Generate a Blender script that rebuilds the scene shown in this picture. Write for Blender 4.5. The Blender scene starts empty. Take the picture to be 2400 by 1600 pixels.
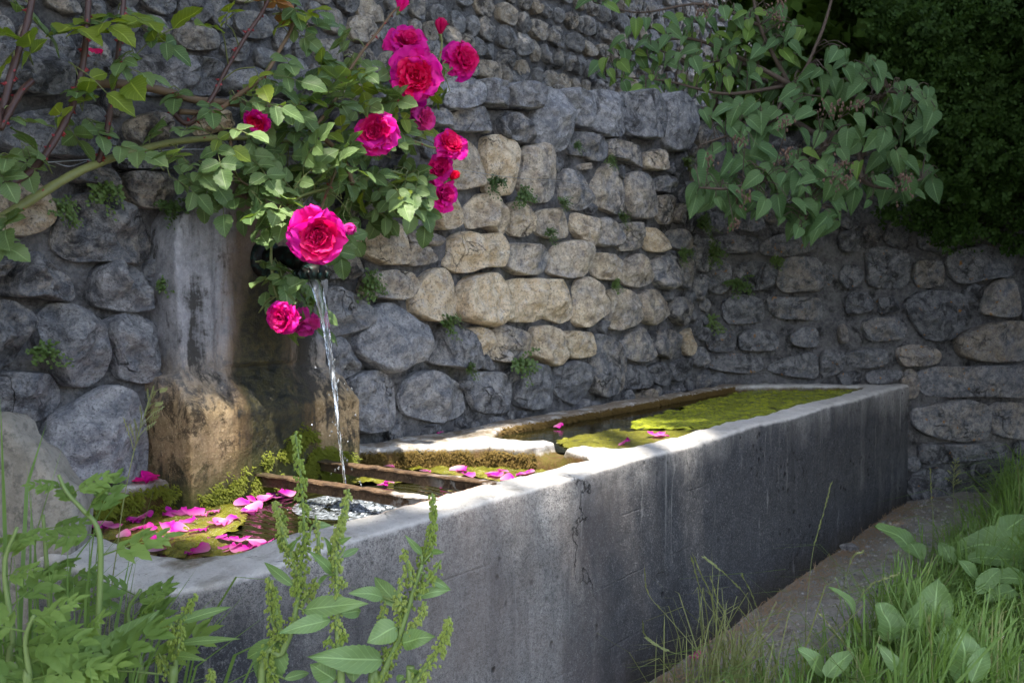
import bpy, bmesh, math, random
import numpy as np
from mathutils import Vector, Matrix, noise

random.seed(7)
np.random.seed(7)
scene = bpy.context.scene
COL = scene.collection
R = math.radians

# ---------------------------------------------------------------- camera
FPX = 35.0 / 36.0 * 2400.0
CAM = Vector((0, 0, 1.08))
YAW, PITCH = R(34.8), R(-2.2)
FWD = Vector((math.cos(YAW) * math.cos(PITCH), math.sin(YAW) * math.cos(PITCH), math.sin(PITCH)))
RIGHT = Vector((math.sin(YAW), -math.cos(YAW), 0))
UP = RIGHT.cross(FWD)
cam_data = bpy.data.cameras.new('camera')
cam_data.lens = 35
cam_data.sensor_width = 36
cam_data.sensor_fit = 'HORIZONTAL'
cam_data.clip_start = 0.02
cam_data.clip_end = 300
cam_data.dof.use_dof = True
cam_data.dof.focus_distance = 1.9
cam_data.dof.aperture_fstop = 14.0
cam = bpy.data.objects.new('camera', cam_data)
cam.location = CAM
cam.rotation_euler = FWD.to_track_quat('-Z', 'Y').to_euler()
COL.objects.link(cam)
scene.camera = cam

# ---------------------------------------------------------------- light
TOSUN = Vector((-0.42, -0.24, 1.0)).normalized()
SUN_EL = math.asin(TOSUN.z)
SUN_AZ = math.atan2(TOSUN.x, TOSUN.y)
world = bpy.data.worlds.new('World')
scene.world = world
world.use_nodes = True
wn = world.node_tree.nodes
bg = wn['Background']
sky = wn.new('ShaderNodeTexSky')
sky.sky_type = 'NISHITA'
sky.sun_disc = False
sky.sun_elevation = SUN_EL
sky.sun_rotation = SUN_AZ
sky.air_density = 1.0
sky.dust_density = 3.0
sky.ozone_density = 0.4
world.node_tree.links.new(sky.outputs[0], bg.inputs[0])
bg.inputs[1].default_value = 0.15
sun_data = bpy.data.lights.new('sun', 'SUN')
sun_data.energy = 3.3
sun_data.angle = R(0.55)
sun_data.color = (1.0, 0.93, 0.82)
sun = bpy.data.objects.new('sun', sun_data)
sun.rotation_euler = (-TOSUN).to_track_quat('-Z', 'Y').to_euler()
sun.location = (0, 0, 12)
COL.objects.link(sun)
scene.view_settings.view_transform = 'Standard'
scene.view_settings.look = 'None'
scene.view_settings.exposure = 2.2
scene.view_settings.gamma = 1.0
scene.view_settings.use_curve_mapping = False
scene.cycles.use_denoising = True
scene.cycles.max_bounces = 8
scene.cycles.transparent_max_bounces = 8
scene.cycles.caustics_reflective = False
scene.cycles.caustics_refractive = False
scene.cycles.sample_clamp_indirect = 6

# ---------------------------------------------------------------- helpers
def ray(px, py):
    return FWD + RIGHT * ((px - 1200) / FPX) + UP * ((800 - py) / FPX)
def on_y(px, py, y):
    r = ray(px, py); return CAM + r * ((y - CAM.y) / r.y)
def on_z(px, py, z):
    r = ray(px, py); return CAM + r * ((z - CAM.z) / r.z)
def on_plane(px, py, o, n):
    r = ray(px, py); return CAM + r * ((o - CAM).dot(n) / r.dot(n))
def at_d(px, py, d):
    return CAM + ray(px, py) * d
def pix(p):
    v = p - CAM; f = v.dot(FWD)
    return 1200 + FPX * v.dot(RIGHT) / f, 800 - FPX * v.dot(UP) / f, f
def fbm(p, o=4):
    return noise.fractal(p, 1.0, 2.0, o)

def new_mesh(name, verts, faces, smooth=True, mats=None, mat_idx=None):
    me = bpy.data.meshes.new(name)
    me.from_pydata([tuple(v) for v in verts], [], faces)
    if smooth:
        me.polygons.foreach_set('use_smooth', [True] * len(me.polygons))
    for m in (mats or []):
        me.materials.append(m)
    if mat_idx is not None:
        me.polygons.foreach_set('material_index', mat_idx)
    me.update()
    return me
def obj(name, data, parent=None, mat=None):
    o = bpy.data.objects.new(name, data)
    COL.objects.link(o)
    if parent is not None:
        o.parent = parent
    if mat is not None and data is not None and len(data.materials) == 0:
        data.materials.append(mat)
    return o
def tag(o, label=None, cat=None, group=None, kind=None):
    if label: o['label'] = label
    if cat: o['category'] = cat
    if group: o['group'] = group
    if kind: o['kind'] = kind
    return o

class MB:
    """collects geometry for one mesh"""
    def __init__(self):
        self.v, self.f, self.m, self.uv = [], [], [], {}
    def add(self, verts, faces, mi=0, uv=None):
        b = len(self.v)
        if uv is not None:
            for k, q in enumerate(uv): self.uv[b + k] = q
        self.v += [tuple(x) for x in verts]
        self.f += [tuple(i + b for i in f) for f in faces]
        self.m += [mi] * len(faces)
    def tube(self, pts, radii, n=6, mi=0, cap=True):
        pts = [Vector(p) for p in pts]
        k = len(pts)
        if not hasattr(radii, '__len__'):
            radii = [radii] * k
        vs, fs = [], []
        prev = None
        for i, p in enumerate(pts):
            t = (pts[min(i + 1, k - 1)] - pts[max(i - 1, 0)])
            if t.length < 1e-9: t = Vector((0, 0, 1))
            t.normalize()
            a = prev if prev is not None else (Vector((0, 0, 1)) if abs(t.z) < .9 else Vector((1, 0, 0)))
            a = (a - t * a.dot(t))
            if a.length < 1e-6: a = t.orthogonal()
            a.normalize(); prev = a
            b = t.cross(a)
            for j in range(n):
                an = 2 * math.pi * j / n
                vs.append(p + (a * math.cos(an) + b * math.sin(an)) * radii[i])
        for i in range(k - 1):
            for j in range(n):
                j2 = (j + 1) % n
                fs.append((i * n + j, i * n + j2, (i + 1) * n + j2, (i + 1) * n + j))
        if cap:
            fs.append(tuple(range(n - 1, -1, -1)))
            fs.append(tuple((k - 1) * n + j for j in range(n)))
        self.add(vs, fs, mi)
    def mesh(self, name, mats=None, smooth=True):
        me = new_mesh(name, self.v, self.f, smooth, mats, self.m)
        if self.uv:
            a = me.attributes.new('blade', 'FLOAT_VECTOR', 'POINT')
            arr = np.zeros((len(self.v), 3), np.float32); arr[:, 0] = 5
            for k, q in self.uv.items(): arr[k] = (q[0], q[1], 1)
            a.data.foreach_set('vector', arr.ravel())
        return me

def bez(pts, n=8):
    """Catmull-Rom through points"""
    P = [Vector(p) for p in pts]
    if len(P) < 3:
        return [P[0].lerp(P[-1], i / n) for i in range(n + 1)]
    P = [P[0] * 2 - P[1]] + P + [P[-1] * 2 - P[-2]]
    out = []
    for i in range(1, len(P) - 2):
        for k in range(n):
            t = k / n
            a, b, c, d = P[i - 1], P[i], P[i + 1], P[i + 2]
            out.append(0.5 * ((2 * b) + (c - a) * t + (2 * a - 5 * b + 4 * c - d) * t * t + (3 * b - a - 3 * c + d) * t ** 3))
    out.append(P[-2])
    return out

# ---------------------------------------------------------------- material builder
class NT:
    def __init__(self, name):
        self.mat = bpy.data.materials.new(name)
        self.mat.use_nodes = True
        self.t = self.mat.node_tree
        self.bsdf = self.t.nodes['Principled BSDF']
        self.out = self.t.nodes['Material Output']
        self._pos = None
    def n(self, typ): return self.t.nodes.new(typ)
    def l(self, a, b): self.t.links.new(a, b)
    def put(self, sock, v):
        if v is None: return
        if hasattr(v, 'node'): self.l(v, sock)
        else:
            if sock.type == 'RGBA' and len(v) == 3: v = (*v, 1)
            sock.default_value = v
    @property
    def pos(self):
        if self._pos is None:
            self._geo = self.n('ShaderNodeNewGeometry'); self._pos = self._geo.outputs['Position']
        return self._pos
    @property
    def nrm(self):
        self.pos; return self._geo.outputs['Normal']
    def obc(self): return self.n('ShaderNodeTexCoord').outputs['Object']
    def xyz(self, v):
        s = self.n('ShaderNodeSeparateXYZ'); self.l(v, s.inputs[0]); return s.outputs
    def noise(self, scale, detail=4, rough=.6, vec=None, dist=0):
        x = self.n('ShaderNodeTexNoise'); x.inputs['Scale'].default_value = scale
        x.inputs['Detail'].default_value = detail; x.inputs['Roughness'].default_value = rough
        x.inputs['Distortion'].default_value = dist
        self.l(vec if vec is not None else self.pos, x.inputs['Vector']); return x.outputs['Fac']
    def voro(self, scale, vec=None, feature='F1', rnd=1.0):
        x = self.n('ShaderNodeTexVoronoi'); x.feature = feature; x.inputs['Scale'].default_value = scale
        x.inputs['Randomness'].default_value = rnd
        self.l(vec if vec is not None else self.pos, x.inputs['Vector']); return x.outputs[0]
    def map(self, vec=None, scale=(1, 1, 1), loc=(0, 0, 0)):
        m = self.n('ShaderNodeMapping'); m.inputs['Scale'].default_value = scale; m.inputs['Location'].default_value = loc
        self.l(vec if vec is not None else self.pos, m.inputs[0]); return m.outputs[0]
    def ramp(self, fac, *stops):
        r = self.n('ShaderNodeValToRGB'); e = r.color_ramp.elements
        while len(e) < len(stops): e.new(.5)
        for i, (p, c) in enumerate(stops):
            e[i].position = p
            if not hasattr(c, '__len__'): c = (c, c, c)
            e[i].color = (*c[:3], 1)
        self.put(r.inputs[0], fac); return r.outputs[0]
    def mix(self, fac, a, b, mode='MIX'):
        m = self.n('ShaderNodeMix'); m.data_type = 'RGBA'; m.blend_type = mode
        self.put(m.inputs[0], fac); self.put(m.inputs[6], a); self.put(m.inputs[7], b); return m.outputs[2]
    def math(self, op, a, b=None, clamp=False):
        m = self.n('ShaderNodeMath'); m.operation = op; m.use_clamp = clamp
        self.put(m.inputs[0], a)
        if b is not None: self.put(m.inputs[1], b)
        return m.outputs[0]
    def rng(self, v, a, b, c=0, d=1):
        m = self.n('ShaderNodeMapRange'); m.inputs[1].default_value = a; m.inputs[2].default_value = b
        m.inputs[3].default_value = c; m.inputs[4].default_value = d; self.put(m.inputs[0], v); return m.outputs[0]
    def bump(self, h, strength=.4, dist=.01, nrm=None):
        b = self.n('ShaderNodeBump'); b.inputs['Strength'].default_value = strength; b.inputs['Distance'].default_value = dist
        self.l(h, b.inputs['Height'])
        if nrm is not None: self.l(nrm, b.inputs['Normal'])
        return b.outputs[0]
    def oinfo(self): return self.n('ShaderNodeObjectInfo').outputs
    def fin(self, color=None, rough=.8, bump=None, spec=.5, **kw):
        self.put(self.bsdf.inputs['Base Color'], color)
        self.put(self.bsdf.inputs['Roughness'], rough)
        self.bsdf.inputs['Specular IOR Level'].default_value = spec
        if bump is not None: self.l(bump, self.bsdf.inputs['Normal'])
        for k, v in kw.items(): self.put(self.bsdf.inputs[k.replace('_', ' ')], v)
        return self.mat

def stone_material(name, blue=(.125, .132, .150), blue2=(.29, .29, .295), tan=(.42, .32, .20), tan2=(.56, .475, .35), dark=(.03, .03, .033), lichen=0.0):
    """weathered limestone: object colour r = share of ochre, g = brightness, b = share of black crust"""
    m = NT(name)
    oi = m.oinfo()
    col = m.xyz(oi['Color'])
    off = m.n('ShaderNodeVectorMath'); off.operation = 'ADD'
    sc = m.n('ShaderNodeVectorMath'); sc.operation = 'SCALE'
    m.l(oi['Random'], sc.inputs['Scale']); sc.inputs[0].default_value = (31, 17, 23)
    m.l(m.pos, off.inputs[0]); m.l(sc.outputs[0], off.inputs[1]); v = off.outputs[0]
    big = m.noise(7, 5, .62, v, .6)
    mid = m.noise(26, 6, .7, v)
    fine = m.noise(140, 4, .7, v)
    grey = m.mix(m.rng(mid, .40, .60), blue, blue2)
    ochre = m.mix(m.rng(mid, .40, .60), tan, tan2)
    msk = m.math('ADD', m.math('MULTIPLY', big, .85), m.math('MULTIPLY', m.math('SUBTRACT', col[0], .5), 1.0))
    msk = m.rng(m.math('ADD', msk, m.math('MULTIPLY', m.math('SUBTRACT', mid, .5), .8)), .30, .78)
    c = m.mix(msk, grey, ochre)
    # white lime bloom
    bl = m.rng(m.noise(17, 7, .75, v, 1.2), .52, .66, 0, .55)
    c = m.mix(bl, c, (.42, .42, .43))
    # black crust
    cr = m.math('ADD', m.noise(11, 8, .72, v, .9), m.math('MULTIPLY', m.math('SUBTRACT', col[2], .5), .5))
    c = m.mix(m.rng(cr, .49, .60, 0, .88), c, dark)
    # hairline cracks and split bedding
    wv = m.n('ShaderNodeVectorMath'); wv.operation = 'ADD'
    nc = m.n('ShaderNodeTexNoise'); nc.inputs['Scale'].default_value = 9; nc.inputs['Detail'].default_value = 4
    m.l(v, nc.inputs['Vector'])
    sc2 = m.n('ShaderNodeVectorMath'); sc2.operation = 'SCALE'; sc2.inputs['Scale'].default_value = .16
    m.l(nc.outputs['Color'], sc2.inputs[0]); m.l(v, wv.inputs[0]); m.l(sc2.outputs[0], wv.inputs[1])
    ce = m.voro(9, wv.outputs[0], 'DISTANCE_TO_EDGE')
    crack = m.math('MULTIPLY', m.rng(ce, .0, .022, 1, 0), m.rng(m.noise(5, 2, .5, v), .55, .62))
    c = m.mix(m.math('MULTIPLY', crack, .8), c, (.03, .028, .026))
    band = m.noise(12, 5, .65, m.map(v, (1, 1, 3.2)), 1.0)
    c = m.mix(m.rng(band, .56, .66, 0, .35), c, (.075, .078, .085))
    # speckle
    c = m.mix(m.rng(fine, .52, .64, 0, .65), c, (.045, .045, .05))
    c = m.mix(m.rng(m.noise(210, 2, .6, v), .62, .75, 0, .35), c, (.5, .5, .5))
    c = m.mix(1.0, c, m.n_gray(col[1]) if hasattr(m, 'n_gray') else c) if False else c
    g = m.n('ShaderNodeCombineColor')
    for i in range(3): m.l(col[1], g.inputs[i])
    c = m.mix(1.0, c, g.outputs[0], 'MULTIPLY')
    if lichen:
        lm = m.rng(m.noise(30, 3, .6, m.map(scale=(1, 1, 1), loc=(3, 1, 7))), .66, .72, 0, lichen)
        c = m.mix(lm, c, (.36, .16, .02))
    h = m.math('ADD', m.math('MULTIPLY', mid, 1.0), m.math('MULTIPLY', fine, .35))
    h = m.math('ADD', h, m.math('MULTIPLY', m.voro(34, v), .5))
    h = m.math('SUBTRACT', h, m.math('MULTIPLY', crack, .8))
    return m.fin(c, .88, m.bump(h, 1.0, .02), .3)

def mortar_material():
    m = NT('mortar')
    z = m.xyz(m.pos)[2]
    a = m.noise(9, 6, .7); b = m.noise(60, 6, .75); f = m.noise(260, 3, .7)
    c = m.mix(m.rng(a, .35, .65), (.06, .061, .068), (.165, .163, .166))
    c = m.mix(m.rng(b, .45, .75, 0, .7), c, (.26, .25, .24))
    c = m.mix(m.rng(m.noise(11, 7, .75), .52, .64, 0, .9), c, (.016, .016, .016))
    c = m.mix(m.rng(m.noise(5, 5, .7), .60, .72, 0, .6), c, (.05, .055, .02))
    h = m.math('ADD', b, m.math('MULTIPLY', f, .5))
    h = m.math('ADD', h, m.math('MULTIPLY', m.voro(90), .6))
    return m.fin(c, .92, m.bump(h, .9, .012), .2)

M = {}
M['stone'] = stone_material('wall_stone')
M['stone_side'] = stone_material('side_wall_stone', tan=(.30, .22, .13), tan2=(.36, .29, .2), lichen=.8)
M['stone_back'] = stone_material('far_wall_stone', blue=(.16, .16, .165), blue2=(.30, .295, .285), tan=(.42, .33, .22), tan2=(.50, .43, .33))
M['mortar'] = mortar_material()

# ---------------------------------------------------------------- stones
def chaikin(P, it=2):
    for _ in range(it):
        Q = []
        for i in range(len(P)):
            a, b = P[i], P[(i + 1) % len(P)]
            Q += [a * .80 + b * .20, a * .20 + b * .80]
        P = Q
    return P
def resample(P, n):
    P = np.array(P); Q = np.vstack([P, P[:1]])
    d = np.r_[0, np.cumsum(np.linalg.norm(np.diff(Q, axis=0), axis=1))]
    t = np.linspace(0, d[-1], n, endpoint=False)
    return np.stack([np.interp(t, d, Q[:, 0]), np.interp(t, d, Q[:, 1])], 1)
RINGS = (1.0, .985, .95, .9, .83, .74, .64, .52, .4, .27, .13)
def stone_geo(poly, frame, H, seed, back=.07, n=40, rough=1.0, pw=9.0):
    """poly: wall-plane polygon (u, z); frame: (origin, U, N)"""
    O, U, Nn = frame[:3]
    rnd = random.Random(seed)
    poly = [np.array(p, float) for p in poly]
    cc = np.mean(poly, axis=0); r0 = float(np.mean([np.linalg.norm(q - cc) for q in poly]))
    poly = [q + np.array([rnd.gauss(0, .045), rnd.gauss(0, .045)]) * r0 for q in poly]
    P = resample(chaikin(poly, 1), n)
    c = P.mean(0)
    P = c + (P - c) * 1.06
    rad = float(np.mean(np.linalg.norm(P - c, axis=1)))
    so = Vector((seed * 3.17 % 91, seed * 1.7 % 53, seed * .73 % 37))
    planes = []
    for _ in range(rnd.randint(4, 7)):
        a = rnd.uniform(0, 6.28); g = rnd.uniform(.2, 1.1) * H / rad
        planes.append((math.cos(a) * g, math.sin(a) * g, H * rnd.uniform(.60, 1.1)))
    tilt = (rnd.uniform(-.25, .25) * H / rad, rnd.uniform(-.25, .25) * H / rad)
    vs, fs = [], []
    def pt(u, z, h): return O + U * u + Nn * h + Vector((0, 0, z))
    for i in range(n):
        q = c + (P[i] - c) * .97
        vs.append(pt(q[0], q[1], -back))
    for k, s in enumerate(RINGS):
        for i in range(n):
            q = c + (P[i] - c) * s
            w = Vector((q[0] * 1.0, q[1] * 1.0, 0))
            j = fbm(w * (2.2 / rad) + so, 3) * .035 * rad * rough * min(1, s * 1.3)
            dirv = (P[i] - c) / (np.linalg.norm(P[i] - c) + 1e-9)
            q = q + dirv * j
            x, y = q - c
            dome = H * max(0.0, 1 - s ** pw) ** .45
            h = dome + tilt[0] * x + tilt[1] * y
            for gx, gy, h0 in planes:
                h = min(h, h0 + gx * x + gy * y)
            nz = fbm(Vector((q[0], q[1], 1.3)) * (1.6 / rad) + so, 4) * .30 * H + fbm(Vector((q[0], q[1], 4.3)) * 24 + so, 4) * .0075
            rdg = abs(noise.noise(Vector((q[0], q[1], 2.3)) * (2.4 / rad) + so)) * .30 * H
            h = h + (nz - rdg) * rough * (1 - s ** 6)
            vs.append(pt(q[0], q[1], max(h, -.012)))
    nr = len(RINGS) + 1
    vs.append(sum((vs[-1 - i] for i in range(n)), Vector()) / n)
    for k in range(nr - 1):
        for i in range(n):
            i2 = (i + 1) % n
            fs.append((k * n + i, k * n + i2, (k + 1) * n + i2, (k + 1) * n + i))
    last = len(vs) - 1
    for i in range(n):
        fs.append(((nr - 1) * n + i, (nr - 1) * n + (i + 1) % n, last))
    return vs, fs
def area2(P):
    return sum(P[i][0] * P[(i + 1) % len(P)][1] - P[(i + 1) % len(P)][0] * P[i][1] for i in range(len(P)))
def add_stone(wall, poly, frame, H, color, mat, seed, **kw):
    if area2(poly) < 0: poly = poly[::-1]
    vs, fs = stone_geo(poly, frame, H, seed, **kw)
    if frame[3]: fs = [f[::-1] for f in fs]
    o = obj('stone', new_mesh('stone', vs, fs), wall, mat)
    o.color = (*color, 1)
    return o
# ---------------------------------------------------------------- walls: traced stones
CROP = {'A': (980, 150), 'B': (740, 540), 'C': (1300, 480), 'D': (1616, 520), 'G': (0, 60), 'F': (0, 560)}
WY = 2.10
F_MAIN = (Vector((0, WY, 0)), Vector((1, 0, 0)), Vector((0, -1, 0)), False)
RO = Vector((4.86, 2.10, 0)); RU = Vector((.62, -.785, 0)).normalized(); RN = Vector((RU.y, -RU.x, 0))
F_SIDE = (RO, RU, RN, False)
FY = 3.7
F_BACK = (Vector((0, FY, 0)), Vector((1, 0, 0)), Vector((0, -1, 0)), False)
def top_main(x): return 1.50 + .128 * x

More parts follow.
